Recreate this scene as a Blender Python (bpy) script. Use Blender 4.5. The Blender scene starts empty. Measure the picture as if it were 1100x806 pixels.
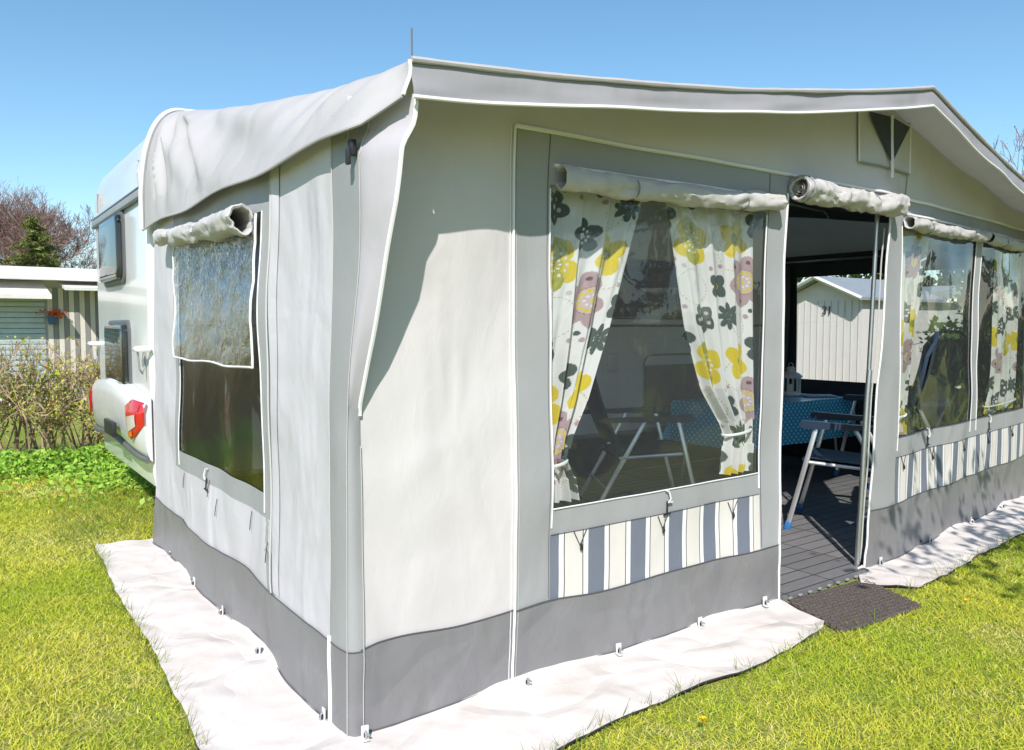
import bpy, bmesh, math, random
import numpy as np
from mathutils import Vector, noise, Matrix
R = math.radians
random.seed(7); rng = np.random.default_rng(7)
sc = bpy.context.scene
COL = sc.collection
PI = math.pi

# ------------------------------------------------------------------ helpers
class MB:
    """collects geometry, then links it as ONE mesh object"""
    def __init__(s): s.v=[]; s.f=[]; s.m=[]; s.mi=0
    def add(s, vs, fs, mi=None):
        o=len(s.v); s.v+= [tuple(p) for p in vs]
        for q in fs: s.f.append(tuple(i+o for i in q)); s.m.append(s.mi if mi is None else mi)
    def box(s, c, d, rot=None, mi=None, bev=0.0):
        x,y,z=[k/2 for k in d]
        if bev<=0:
            vs=[Vector((sx*x,sy*y,sz*z)) for sx in(-1,1) for sy in(-1,1) for sz in(-1,1)]
            fs=[(0,1,3,2),(4,6,7,5),(0,4,5,1),(2,3,7,6),(0,2,6,4),(1,5,7,3)]
        else:
            bm=bmesh.new(); bmesh.ops.create_cube(bm,size=1)
            for q in bm.verts: q.co=Vector((q.co.x*2*x,q.co.y*2*y,q.co.z*2*z))
            bmesh.ops.bevel(bm,geom=bm.edges[:],offset=bev,segments=2,affect='EDGES',profile=.5)
            bm.verts.index_update()
            vs=[q.co.copy() for q in bm.verts]; fs=[[w.index for w in f.verts] for f in bm.faces]; bm.free()
        if rot is not None: vs=[rot@p for p in vs]
        c=Vector(c); s.add([p+c for p in vs],fs,mi)
    def tube(s, pts, r, n=8, caps=True, mi=None, closed=False):
        pts=[Vector(p) for p in pts]; k=len(pts)
        rs=r if isinstance(r,(list,tuple)) else [r]*k
        vs=[];fs=[]; up=None
        for i,p in enumerate(pts):
            if closed: t=(pts[(i+1)%k]-pts[i-1])
            else: t=(pts[min(i+1,k-1)]-pts[max(i-1,0)])
            t=t.normalized() if t.length>1e-9 else Vector((0,0,1))
            if up is None:
                a=Vector((0,0,1)) if abs(t.z)<.9 else Vector((1,0,0)); up=(a-t*a.dot(t)).normalized()
            else:
                up=up-t*up.dot(t); up=up.normalized() if up.length>1e-6 else t.orthogonal().normalized()
            sd=t.cross(up)
            for j in range(n):
                a=2*PI*j/n; vs.append(p+(up*math.cos(a)+sd*math.sin(a))*rs[i])
        for i in range(k if closed else k-1):
            b=((i+1)%k)*n
            for j in range(n): fs.append((i*n+j,i*n+(j+1)%n,b+(j+1)%n,b+j))
        if caps and not closed:
            fs.append(tuple(range(n-1,-1,-1))); fs.append(tuple((k-1)*n+j for j in range(n)))
        s.add(vs,fs,mi)
    def lathe(s, prof, c=(0,0,0), n=24, mi=None):
        vs=[];fs=[]
        for (r,z) in prof:
            for j in range(n):
                a=2*PI*j/n; vs.append((c[0]+r*math.cos(a),c[1]+r*math.sin(a),c[2]+z))
        for i in range(len(prof)-1):
            for j in range(n): fs.append((i*n+j,i*n+(j+1)%n,(i+1)*n+(j+1)%n,(i+1)*n+j))
        s.add(vs,fs,mi)
    def sheet(s, f, us, vs_, mi=None, colmat=None, flip=False):
        us=list(us); vv=list(vs_); o=[]; fs=[]; nv=len(vv)
        for u in us:
            for v in vv: o.append(f(u,v))
        base=len(s.v); s.v+=[tuple(p) for p in o]
        for i in range(len(us)-1):
            m=(colmat(0.5*(us[i]+us[i+1])) if colmat else (s.mi if mi is None else mi))
            for j in range(nv-1):
                q=(base+i*nv+j,base+(i+1)*nv+j,base+(i+1)*nv+j+1,base+i*nv+j+1)
                s.f.append(q[::-1] if flip else q); s.m.append(m)
    def build(s, name, mats, parent=None, smooth=True, angle=40):
        me=bpy.data.meshes.new(name); me.from_pydata(s.v,[],s.f)
        if not isinstance(mats,(list,tuple)): mats=[mats]
        for m in mats: me.materials.append(m)
        me.polygons.foreach_set('material_index',s.m)
        if smooth:
            me.polygons.foreach_set('use_smooth',[True]*len(s.f))
            try: me.set_sharp_from_angle(angle=R(angle))
            except Exception: pass
        me.update()
        o=bpy.data.objects.new(name,me); COL.objects.link(o)
        if parent is not None: o.parent=parent
        return o

def tag(o,label=None,cat=None,group=None,kind=None):
    if label: o['label']=label
    if cat: o['category']=cat
    if group: o['group']=group
    if kind: o['kind']=kind
    return o
def thing(name,label,cat,loc=(0,0,0),rz=0,group=None):
    o=bpy.data.objects.new(name,None); COL.objects.link(o); o.location=loc; o.rotation_euler=(0,0,rz)
    o.empty_display_size=.1
    return tag(o,label,cat,group)
def copy_tree(o,parent=None):
    c=o.copy(); COL.objects.link(c)
    if parent is not None: c.parent=parent
    for ch in list(o.children): copy_tree(ch,c)
    return c
def lin(a,b,n): return [a+(b-a)*i/(n) for i in range(n+1)]
def lerp(a,b,t): return a+(b-a)*t
def interp(x,xs,ys): return float(np.interp(x,xs,ys))
def smooth(t): t=max(0,min(1,t)); return t*t*(3-2*t)
def N2(x,y,s=0.0): return noise.noise(Vector((x,y,s)))
def text(name,body,size,loc,rot,mat,parent,ext=.002):
    cu=bpy.data.curves.new(name,'FONT'); cu.body=body; cu.size=size; cu.extrude=ext; cu.align_x='CENTER'; cu.align_y='CENTER'
    o=bpy.data.objects.new(name,cu); COL.objects.link(o); cu.materials.append(mat)
    me=bpy.data.meshes.new_from_object(o); bpy.data.objects.remove(o); me.name=name
    o=bpy.data.objects.new(name,me); COL.objects.link(o); o.location=loc; o.rotation_euler=rot; o.parent=parent
    return o

# ------------------------------------------------------------------ materials
def newmat(name):
    m=bpy.data.materials.new(name); m.use_nodes=True; nt=m.node_tree; nt.nodes.clear()
    out=nt.nodes.new('ShaderNodeOutputMaterial'); return m,nt,out
def nd(nt,t,**k):
    n=nt.nodes.new(t)
    for a,b in k.items():
        if a in n.inputs: n.inputs[a].default_value=b
        else: setattr(n,a,b)
    return n
def mat(name,col,rough=.6,var=.08,scale=6,metal=0,spec=.5,bump=0,bscale=40,transl=0,coat=0,col2=None,detail=4,bdist=.01,stretch=None):
    m,nt,out=newmat(name); L=nt.links.new
    tc=nd(nt,'ShaderNodeTexCoord'); mp=nd(nt,'ShaderNodeMapping'); L(tc.outputs['Object'],mp.inputs[0])
    if stretch: mp.inputs['Scale'].default_value=stretch
    nz=nd(nt,'ShaderNodeTexNoise',Scale=scale,Detail=detail,Roughness=.6); L(mp.outputs[0],nz.inputs['Vector'])
    cr=nd(nt,'ShaderNodeValToRGB'); c=Vector(col[:3]); d=Vector((col2 or [k*(1-2*var) for k in col])[:3])
    cr.color_ramp.elements[0].position=.3; cr.color_ramp.elements[1].position=.7
    cr.color_ramp.elements[0].color=(*d,1); cr.color_ramp.elements[1].color=(*c,1)
    L(nz.outputs['Fac'],cr.inputs[0])
    p=nd(nt,'ShaderNodeBsdfPrincipled',Roughness=rough,Metallic=metal); L(cr.outputs[0],p.inputs['Base Color'])
    p.inputs['Specular IOR Level'].default_value=spec; p.inputs['Coat Weight'].default_value=coat
    if bump>0:
        b=nd(nt,'ShaderNodeTexNoise',Scale=bscale,Detail=5); L(mp.outputs[0],b.inputs['Vector'])
        bp=nd(nt,'ShaderNodeBump',Strength=bump,Distance=bdist); L(b.outputs['Fac'],bp.inputs['Height']); L(bp.outputs[0],p.inputs['Normal'])
    if transl>0:
        tr=nd(nt,'ShaderNodeBsdfTranslucent'); L(cr.outputs[0],tr.inputs[0])
        mx=nd(nt,'ShaderNodeMixShader',Fac=transl); L(p.outputs[0],mx.inputs[1]); L(tr.outputs[0],mx.inputs[2]); L(mx.outputs[0],out.inputs[0])
    else: L(p.outputs[0],out.inputs[0])
    return m
def fabric(name,col,transl=.0,wr=.35,var=.03,rough=.55,dirt=True):
    """coated tent canvas: weave, soft creases, faint stains"""
    m,nt,out=newmat(name); L=nt.links.new
    tc=nd(nt,'ShaderNodeTexCoord')
    st=nd(nt,'ShaderNodeTexNoise',Scale=2.3,Detail=6,Roughness=.65); L(tc.outputs['Object'],st.inputs['Vector'])
    cr=nd(nt,'ShaderNodeValToRGB'); cr.color_ramp.elements[0].position=.28; cr.color_ramp.elements[1].position=.62
    cr.color_ramp.elements[0].color=(col[0]*(1-2*var)*1.0,col[1]*(1-2.4*var),col[2]*(1-3.2*var),1); cr.color_ramp.elements[1].color=(*col,1)
    L(st.outputs['Fac'],cr.inputs[0])
    p=nd(nt,'ShaderNodeBsdfPrincipled',Roughness=rough); p.inputs['Specular IOR Level'].default_value=.3
    L(cr.outputs[0],p.inputs['Base Color'])
    # creases: stretched noise + fine weave
    mp=nd(nt,'ShaderNodeMapping'); mp.inputs['Scale'].default_value=(1,1,.55); mp.inputs['Rotation'].default_value=(.2,.3,.1); L(tc.outputs['Object'],mp.inputs[0])
    c1=nd(nt,'ShaderNodeTexNoise',Scale=2.6,Detail=2,Distortion=.5); L(mp.outputs[0],c1.inputs['Vector'])
    c2=nd(nt,'ShaderNodeTexNoise',Scale=320,Detail=1); L(tc.outputs['Object'],c2.inputs['Vector'])
    c3=nd(nt,'ShaderNodeTexNoise',Scale=13,Detail=2,Distortion=.8); L(mp.outputs[0],c3.inputs['Vector'])
    b1=nd(nt,'ShaderNodeBump',Strength=wr*.8,Distance=.06); L(c1.outputs['Fac'],b1.inputs['Height'])
    b3=nd(nt,'ShaderNodeBump',Strength=wr*.42,Distance=.008); L(c3.outputs['Fac'],b3.inputs['Height']); L(b1.outputs[0],b3.inputs['Normal'])
    b2=nd(nt,'ShaderNodeBump',Strength=.12,Distance=.0008); L(c2.outputs['Fac'],b2.inputs['Height']); L(b3.outputs[0],b2.inputs['Normal'])
    L(b2.outputs[0],p.inputs['Normal'])
    if transl>0:
        tr=nd(nt,'ShaderNodeBsdfTranslucent'); L(cr.outputs[0],tr.inputs[0])
        mx=nd(nt,'ShaderNodeMixShader',Fac=transl); L(p.outputs[0],mx.inputs[1]); L(tr.outputs[0],mx.inputs[2]); L(mx.outputs[0],out.inputs[0])
    else: L(p.outputs[0],out.inputs[0])
    return m
def pvc(name,tint,bump=.3,scale=3,ior=1.5,dist=.02,gl=(1,1,1),crinkle=0,haze=0):
    m,nt,out=newmat(name); L=nt.links.new
    tc=nd(nt,'ShaderNodeTexCoord'); mp=nd(nt,'ShaderNodeMapping'); mp.inputs['Scale'].default_value=(1,1,.9); mp.inputs['Rotation'].default_value=(.5,.2,.1); L(tc.outputs['Object'],mp.inputs[0])
    nz=nd(nt,'ShaderNodeTexNoise',Scale=scale,Detail=2,Distortion=.8); L(mp.outputs[0],nz.inputs['Vector'])
    b=nd(nt,'ShaderNodeBump',Strength=bump,Distance=dist); L(nz.outputs['Fac'],b.inputs['Height'])
    last=b
    if crinkle>0:
        vo=nd(nt,'ShaderNodeTexNoise',Scale=19,Detail=3,Distortion=3.0,Roughness=.55); L(mp.outputs[0],vo.inputs['Vector'])
        b2=nd(nt,'ShaderNodeBump',Strength=min(1,crinkle),Distance=.035)
        sz=nd(nt,'ShaderNodeSeparateXYZ'); L(tc.outputs['Object'],sz.inputs[0]); mr=nd(nt,'ShaderNodeMapRange'); mr.inputs['From Min'].default_value=1.42; mr.inputs['From Max'].default_value=1.72; mr.inputs['To Min'].default_value=crinkle*.22; mr.inputs['To Max'].default_value=min(1,crinkle); L(sz.outputs['Z'],mr.inputs['Value']); L(mr.outputs[0],b2.inputs['Strength']); L(vo.outputs['Fac'],b2.inputs['Height']); L(b.outputs[0],b2.inputs['Normal']); last=b2
    lw=nd(nt,'ShaderNodeLayerWeight',Blend=.5); L(last.outputs[0],lw.inputs['Normal'])
    f0=((ior-1)/(ior+1))**2*1.6
    pw=nd(nt,'ShaderNodeMath',operation='POWER'); L(lw.outputs['Facing'],pw.inputs[0]); pw.inputs[1].default_value=4.5
    fr=nd(nt,'ShaderNodeMath',operation='MULTIPLY_ADD'); L(pw.outputs[0],fr.inputs[0]); fr.inputs[1].default_value=1-f0; fr.inputs[2].default_value=f0; fr.use_clamp=True
    tr=nd(nt,'ShaderNodeBsdfTransparent'); tr.inputs[0].default_value=(*tint,1)
    gs=nd(nt,'ShaderNodeBsdfGlossy',Roughness=.02); gs.inputs[0].default_value=(*gl,1); L(last.outputs[0],gs.inputs['Normal'])
    mx=nd(nt,'ShaderNodeMixShader'); L(fr.outputs[0],mx.inputs[0]); L(tr.outputs[0],mx.inputs[1]); L(gs.outputs[0],mx.inputs[2])
    if haze>0:
        df=nd(nt,'ShaderNodeBsdfDiffuse'); df.inputs[0].default_value=(.7,.72,.75,1)
        m2=nd(nt,'ShaderNodeMixShader',Fac=haze); L(mx.outputs[0],m2.inputs[1]); L(df.outputs[0],m2.inputs[2]); L(m2.outputs[0],out.inputs[0])
    else: L(mx.outputs[0],out.inputs[0])
    return m
def attrmat(name,rough=.7,transl=0,spec=.3,bump=0):
    m,nt,out=newmat(name); L=nt.links.new
    a=nd(nt,'ShaderNodeAttribute',attribute_name='Col')
    p=nd(nt,'ShaderNodeBsdfPrincipled',Roughness=rough); p.inputs['Specular IOR Level'].default_value=spec; L(a.outputs['Color'],p.inputs['Base Color'])
    if bump:
        tc=nd(nt,'ShaderNodeTexCoord'); nz=nd(nt,'ShaderNodeTexNoise',Scale=14,Detail=3); L(tc.outputs['Object'],nz.inputs['Vector'])
        b=nd(nt,'ShaderNodeBump',Strength=bump,Distance=.01); L(nz.outputs['Fac'],b.inputs['Height']); L(b.outputs[0],p.inputs['Normal'])
    if transl:
        tr=nd(nt,'ShaderNodeBsdfTranslucent'); L(a.outputs['Color'],tr.inputs[0])
        mx=nd(nt,'ShaderNodeMixShader',Fac=transl); L(p.outputs[0],mx.inputs[1]); L(tr.outputs[0],mx.inputs[2]); L(mx.outputs[0],out.inputs[0])
    else: L(p.outputs[0],out.inputs[0])
    return m

M={}
M['white']=fabric('cream_canvas',(.622,.594,.600),transl=.05,wr=.7,var=.025)
M['white_side']=fabric('pale_grey_canvas',(.59,.573,.615),transl=.05,wr=.85,var=.03)
M['roof']=fabric('roof_canvas',(.49,.475,.485),transl=.10,wr=.5)
M['strip']=fabric('mid_grey_canvas',(.325,.330,.342),wr=.5)
M['wing']=fabric('lilac_grey_canvas',(.45,.435,.475),wr=.6,transl=.05)
M['grey']=fabric('frame_grey_canvas',(.335,.342,.355),wr=.5)
M['skirt']=fabric('skirt_grey_vinyl',(.205,.204,.214),wr=1.0,rough=.42,var=.05)
M['valance']=fabric('valance_grey_canvas',(.30,.295,.315),wr=.6)
M['cream']=fabric('stripe_cream',(.66,.63,.60),wr=.5)
M['blue']=fabric('stripe_slate_blue',(.165,.185,.235),wr=.5)
M['swhite']=fabric('stripe_white',(.76,.76,.76),wr=.25)
M['sline']=fabric('stripe_line',(.06,.065,.07),wr=.2)
M['darkcloth']=fabric('dark_cloth_and_shade',(.045,.055,.066),wr=.3)  # dark cloth; on far wall and roof sheet it paints in interior shade
M['piping']=mat('white_piping',(.80,.80,.80),rough=.4,var=.03)
M['seam']=mat('stitch_thread',(.52,.52,.50),rough=.8,var=.1,scale=200)
M['seamdark']=mat('dark_stitch',(.10,.10,.11),rough=.8)
M['roll']=fabric('flap_roll_canvas',(.50,.485,.485),wr=1.0,var=.05)
M['strapm']=mat('strap_grey',(.22,.22,.22),rough=.7)
M['pane']=pvc('clear_window_film',(.90,.93,.94),bump=.10,scale=2.5,dist=.03,haze=.032)
M['pane2']=pvc('tinted_window_film',(.80,.84,.82),bump=.15,scale=2.2,dist=.03,ior=1.38,haze=.03)
M['flapfilm']=pvc('crinkled_film',(.74,.79,.88),bump=.4,scale=6,crinkle=.55,haze=.012,ior=2.3)
M['sidefilm']=pvc('side_window_film',(.40,.40,.42),gl=(.6,.58,.6),bump=.5,scale=3,crinkle=.2,ior=1.42,haze=.004)
M['black']=mat('black_plastic',(.02,.02,.022),rough=.45)
M['dark']=mat('dark_fabric',(.03,.03,.03),rough=.8)
M['apron']=fabric('white_ground_sheet',(.69,.64,.61),wr=.6,var=.03,rough=.5)
def stain(m,scale,col,lo,hi,fac):
    nt=m.node_tree; L=nt.links.new; p=[n for n in nt.nodes if n.type=='BSDF_PRINCIPLED'][0]
    src=p.inputs['Base Color'].links[0].from_socket
    tc=nd(nt,'ShaderNodeTexCoord'); nz=nd(nt,'ShaderNodeTexNoise',Scale=scale,Detail=8,Roughness=.72,Distortion=.4); L(tc.outputs['Object'],nz.inputs['Vector'])
    mr=nd(nt,'ShaderNodeMapRange'); mr.inputs['From Min'].default_value=lo; mr.inputs['From Max'].default_value=hi; mr.inputs['To Max'].default_value=fac; L(nz.outputs['Fac'],mr.inputs['Value'])
    mx=nd(nt,'ShaderNodeMixRGB'); L(mr.outputs[0],mx.inputs[0]); L(src,mx.inputs[1]); mx.inputs[2].default_value=(*col,1); L(mx.outputs[0],p.inputs['Base Color'])
def creases(m,scale,strength):
    nt=m.node_tree; L=nt.links.new; p=[n for n in nt.nodes if n.type=='BSDF_PRINCIPLED'][0]; last=p.inputs['Normal'].links[0].from_socket
    tc=nd(nt,'ShaderNodeTexCoord'); nz=nd(nt,'ShaderNodeTexNoise',Scale=1.5); L(tc.outputs['Object'],nz.inputs['Vector'])
    mx=nd(nt,'ShaderNodeMixRGB',Fac=.35); L(tc.outputs['Object'],mx.inputs[1]); L(nz.outputs['Color'],mx.inputs[2])
    v=nd(nt,'ShaderNodeTexVoronoi',Scale=scale,feature='DISTANCE_TO_EDGE'); L(mx.outputs[0],v.inputs['Vector'])
    mr=nd(nt,'ShaderNodeMapRange'); mr.inputs['From Max'].default_value=.10; L(v.outputs['Distance'],mr.inputs['Value'])
    b=nd(nt,'ShaderNodeBump',Strength=strength,Distance=.012); L(mr.outputs[0],b.inputs['Height']); L(last,b.inputs['Normal']); L(b.outputs[0],p.inputs['Normal'])
creases(M['apron'],3.0,.5); creases(M['skirt'],2.6,.28); creases(M['white'],1.6,.10); creases(M['white_side'],1.9,.16); creases(M['roof'],2.2,.2)
stain(M['apron'],3.2,(.46,.38,.30),.54,.80,.55); stain(M['skirt'],5.0,(.33,.31,.28),.56,.80,.5); stain(M['white'],1.7,(.52,.49,.44),.56,.85,.35); stain(M['white_side'],1.9,(.50,.47,.44),.56,.85,.35); stain(M['roof'],2.6,(.40,.39,.36),.55,.85,.4)
M['apronedge']=mat('black_hem',(.03,.03,.03),rough=.7)
M['peg']=mat('galvanised_peg',(.55,.55,.56),rough=.35,metal=.8)
M['ladder']=mat('white_rubber',(.66,.66,.65),rough=.5)
M['steel']=mat('steel_tube',(.55,.56,.57),rough=.3,metal=.9)
M['alu']=mat('aluminium_tube',(.70,.71,.72),rough=.32,metal=.75,bump=.05,bscale=200)
M['navy']=mat('navy_sling',(.012,.028,.065),rough=.6,var=.1,bump=.2,bscale=300,bdist=.001)
M['navyarm']=mat('navy_plastic',(.018,.035,.07),rough=.4,bump=.1,bscale=120,bdist=.001)
M['bluecap']=mat('blue_foot_cap',(.03,.16,.42),rough=.4)
M['gel']=mat('caravan_white',(.80,.80,.80),rough=.22,var=.03,scale=3,coat=.3,spec=.5)
M['gelgrey']=mat('bumper_white',(.72,.73,.74),rough=.25,var=.04,coat=.4)
M['trimgrey']=mat('trim_grey',(.30,.31,.32),rough=.4)
M['trimdark']=mat('trim_dark',(.05,.05,.055),rough=.4)
M['acryl']=mat('smoked_acrylic',(.012,.014,.016),rough=.04,spec=.8,bump=.12,bscale=3,bdist=.02)
M['rubber']=mat('window_rubber',(.11,.115,.12),rough=.5)
M['red']=mat('red_lens',(.60,.012,.015),rough=.12,coat=.6)
M['orange']=mat('amber_lens',(.75,.16,.01),rough=.12,coat=.6)
M['clear']=mat('clear_lens',(.62,.55,.50),rough=.12,coat=.6,bump=.4,bscale=90,bdist=.003)
M['wood']=mat('weathered_wood',(.30,.22,.15),rough=.8,var=.2,scale=8,stretch=(1,8,8))
M['chassis']=mat('chassis_grey',(.16,.17,.16),rough=.5,metal=.3)
M['hatchpink']=mat('hatch_panel',(.36,.27,.25),rough=.4)
M['wallwhite']=mat('painted_wall_white',(.62,.62,.60),rough=.7,bump=.1,bscale=30)
M['roofwhite']=mat('roof_edge_white',(.76,.75,.73),rough=.5)
M['hood']=mat('cream_hood',(.72,.68,.63),rough=.6)
M['shutter']=mat('blue_grey_shutter',(.44,.52,.56),rough=.45)
M['board_beige']=mat('board_beige',(.64,.59,.53),rough=.7,var=.06,scale=10,stretch=(6,6,.5))
M['board_grey']=mat('board_grey',(.24,.235,.225),rough=.7,var=.08,scale=10,stretch=(6,6,.5))
M['pot']=mat('blue_pot',(.05,.10,.25),rough=.4)
M['petal']=mat('red_orange_petals',(.62,.10,.02),rough=.6)
M['shedwood']=mat('shed_boards',(.72,.66,.64),rough=.7,var=.05,scale=6,stretch=(5,5,.4))
M['gapshade']=mat('board_groove',(.60,.55,.53),rough=.8)
M['shedroof']=mat('shed_roof_grey',(.30,.33,.36),rough=.7)
M['ink']=mat('black_ink',(.02,.02,.022),rough=.5)
M['fadedred']=mat('faded_red_print',(.40,.24,.22),rough=.4)
M['fadedgrey']=mat('faded_grey_print',(.46,.47,.49),rough=.4)
M['lantern']=mat('white_enamel',(.72,.74,.75),rough=.35)
M['candle']=mat('candle_wax',(.75,.70,.6),rough=.5)
M['paper']=mat('printed_paper',(.55,.6,.65),rough=.5,var=.2,scale=40)
M['matrub']=mat('recycled_rubber',(.12,.10,.088),rough=.85,var=.25,scale=60,bump=.5,bscale=200,bdist=.002)
M['bark']=mat('bark',(.13,.105,.085),rough=.9,var=.2,scale=10,bump=.6,bscale=30)
M['twig']=mat('purple_brown_twigs',(.29,.185,.165),rough=.9,var=.15)
M['hedgetwig']=mat('tan_twigs',(.50,.36,.24),rough=.9,var=.25,scale=3)
M['leaf']=attrmat('leaf',rough=.55,transl=.3)
M['blade']=attrmat('grass_blade',rough=.6,transl=.35)
M['curtain']=attrmat('printed_curtain',rough=.85,transl=.28,bump=.15)

stain(M['gel'],2.4,(.58,.57,.53),.55,.85,.4)
# deck tiles
def deck_mat():
    m,nt,out=newmat('deck_tiles'); L=nt.links.new
    tc=nd(nt,'ShaderNodeTexCoord')
    br=nd(nt,'ShaderNodeTexBrick',Scale=1.0); br.offset=.0
    br.inputs['Brick Width'].default_value=.40; br.inputs['Row Height'].default_value=.10; br.inputs['Mortar Size'].default_value=.004
    br.inputs['Color1'].default_value=(.215,.21,.215,1); br.inputs['Color2'].default_value=(.165,.165,.172,1); br.inputs['Mortar'].default_value=(.02,.018,.016,1)
    L(tc.outputs['Object'],br.inputs['Vector'])
    nz=nd(nt,'ShaderNodeTexNoise',Scale=9,Detail=6); mp=nd(nt,'ShaderNodeMapping'); mp.inputs['Scale'].default_value=(1,9,1); L(tc.outputs['Object'],mp.inputs[0]); L(mp.outputs[0],nz.inputs['Vector'])
    mx=nd(nt,'ShaderNodeMixRGB',blend_type='MULTIPLY',Fac=.6); L(br.outputs['Color'],mx.inputs[1]); 
    cr=nd(nt,'ShaderNodeValToRGB'); cr.color_ramp.elements[0].color=(.55,.55,.55,1); cr.color_ramp.elements[1].color=(1.25,1.22,1.2,1); L(nz.outputs['Fac'],cr.inputs[0]); L(cr.outputs[0],mx.inputs[2])
    p=nd(nt,'ShaderNodeBsdfPrincipled',Roughness=.55); L(mx.outputs[0],p.inputs['Base Color'])
    bp=nd(nt,'ShaderNodeBump',Strength=.6,Distance=.004); L(br.outputs['Fac'],bp.inputs['Height']); bp.invert=True
    b2=nd(nt,'ShaderNodeBump',Strength=.25,Distance=.003); L(nz.outputs['Fac'],b2.inputs['Height']); L(bp.outputs[0],b2.inputs['Normal']); L(b2.outputs[0],p.inputs['Normal'])
    L(p.outputs[0],out.inputs[0]); return m
M['deck']=deck_mat()
def lawn_mat():
    m,nt,out=newmat('lawn_soil'); L=nt.links.new
    tc=nd(nt,'ShaderNodeTexCoord')
    a=nd(nt,'ShaderNodeTexNoise',Scale=.9,Detail=5,Roughness=.6); L(tc.outputs['Object'],a.inputs['Vector'])
    b=nd(nt,'ShaderNodeTexNoise',Scale=60,Detail=4,Roughness=.7); L(tc.outputs['Object'],b.inputs['Vector'])
    c=nd(nt,'ShaderNodeValToRGB'); e=c.color_ramp.elements; e[0].position=.35; e[0].color=(.30,.40,.06,1); e[1].position=.68; e[1].color=(.50,.47,.15,1)
    L(a.outputs['Fac'],c.inputs[0])
    d=nd(nt,'ShaderNodeValToRGB'); e=d.color_ramp.elements; e[0].position=.3; e[0].color=(.45,.45,.45,1); e[1].position=.7; e[1].color=(1.15,1.15,1.1,1); L(b.outputs['Fac'],d.inputs[0])
    mx=nd(nt,'ShaderNodeMixRGB',blend_type='MULTIPLY',Fac=1); L(c.outputs[0],mx.inputs[1]); L(d.outputs[0],mx.inputs[2])
    p=nd(nt,'ShaderNodeBsdfPrincipled',Roughness=.9); p.inputs['Specular IOR Level'].default_value=.1; L(mx.outputs[0],p.inputs['Base Color'])
    bp=nd(nt,'ShaderNodeBump',Strength=.9,Distance=.03); L(b.outputs['Fac'],bp.inputs['Height']); L(bp.outputs[0],p.inputs['Normal'])
    L(p.outputs[0],out.inputs[0]); return m
M['lawn']=lawn_mat()
def cloth_mat():
    m,nt,out=newmat('blue_dotted_oilcloth'); L=nt.links.new
    uv=nd(nt,'ShaderNodeUVMap'); mp=nd(nt,'ShaderNodeMapping'); mp.inputs['Scale'].default_value=(26,26,1); mp.inputs['Rotation'].default_value=(0,0,PI/4); L(uv.outputs[0],mp.inputs[0])
    v=nd(nt,'ShaderNodeTexVoronoi',Scale=1.0); v.inputs['Randomness'].default_value=0; L(mp.outputs[0],v.inputs['Vector'])
    cr=nd(nt,'ShaderNodeValToRGB'); e=cr.color_ramp.elements; e[0].position=.20; e[0].color=(.45,.78,.88,1); e[1].position=.30; e[1].color=(.015,.34,.60,1)
    k=cr.color_ramp.elements.new(.42); k.color=(.015,.34,.60,1); k=cr.color_ramp.elements.new(.46); k.color=(.10,.52,.74,1); k=cr.color_ramp.elements.new(.52); k.color=(.015,.34,.60,1)
    L(v.outputs['Distance'],cr.inputs[0])
    p=nd(nt,'ShaderNodeBsdfPrincipled',Roughness=.3); p.inputs['Coat Weight'].default_value=.2; L(cr.outputs[0],p.inputs['Base Color']); L(p.outputs[0],out.inputs[0]); return m
M['cloth']=cloth_mat()

# ------------------------------------------------------------------ sky, sun, camera
SUN_AZ=R(50); SUN_EL=R(43)      # direction the light travels, from +X; elevation
w=bpy.data.worlds.new('World'); sc.world=w; w.use_nodes=True; nt=w.node_tree
bg=nt.nodes['Background']; sk=nt.nodes.new('ShaderNodeTexSky'); sk.sky_type='NISHITA'; sk.sun_disc=False
sk.sun_elevation=SUN_EL
sx,sy=-math.cos(SUN_AZ),-math.sin(SUN_AZ)
sk.sun_rotation=math.atan2(sx,sy)
sk.air_density=1.0; sk.dust_density=.35; sk.ozone_density=3.0; sk.altitude=0
hs_=nt.nodes.new('ShaderNodeHueSaturation'); hs_.inputs['Saturation'].default_value=1.10; hs_.inputs['Hue'].default_value=.488; hs_.inputs['Value'].default_value=.99; nt.links.new(sk.outputs[0],hs_.inputs['Color']); nt.links.new(hs_.outputs[0],bg.inputs[0]); bg.inputs[1].default_value=.125
sl=bpy.data.lights.new('sun','SUN'); sl.energy=4.2; sl.angle=R(.5); sl.color=(1,.945,.885)
so=bpy.data.objects.new('sun',sl); COL.objects.link(so)
trav=Vector((math.cos(SUN_AZ)*math.cos(SUN_EL),math.sin(SUN_AZ)*math.cos(SUN_EL),-math.sin(SUN_EL)))
so.rotation_euler=trav.to_track_quat('-Z','Y').to_euler(); so.location=(-6,-8,9)
cd=bpy.data.cameras.new('camera'); cam=bpy.data.objects.new('camera',cd); COL.objects.link(cam); sc.camera=cam
cam.location=(-1.049,-2.43,1.4); cam.rotation_euler=(R(90)-math.atan(53/851),0,R(54.5-90)); cd.lens=851/1100*36; cd.sensor_width=36; cd.clip_end=600; cd.clip_start=.05
sc.view_settings.view_transform='Standard'; sc.view_settings.look='None'; sc.view_settings.exposure=.50; sc.view_settings.gamma=1
sc.render.engine='CYCLES'; sc.cycles.max_bounces=10; sc.cycles.transparent_max_bounces=16; sc.cycles.caustics_reflective=False; sc.cycles.caustics_refractive=False
sc.cycles.use_denoising=True

# ------------------------------------------------------------------ ground
g=MB(); g.add([(-150,-150,0),(150,-150,0),(150,150,0),(-150,150,0)],[(0,1,2,3)])
tag(g.build('ground',M['lawn'],smooth=False),kind='structure')

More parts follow.
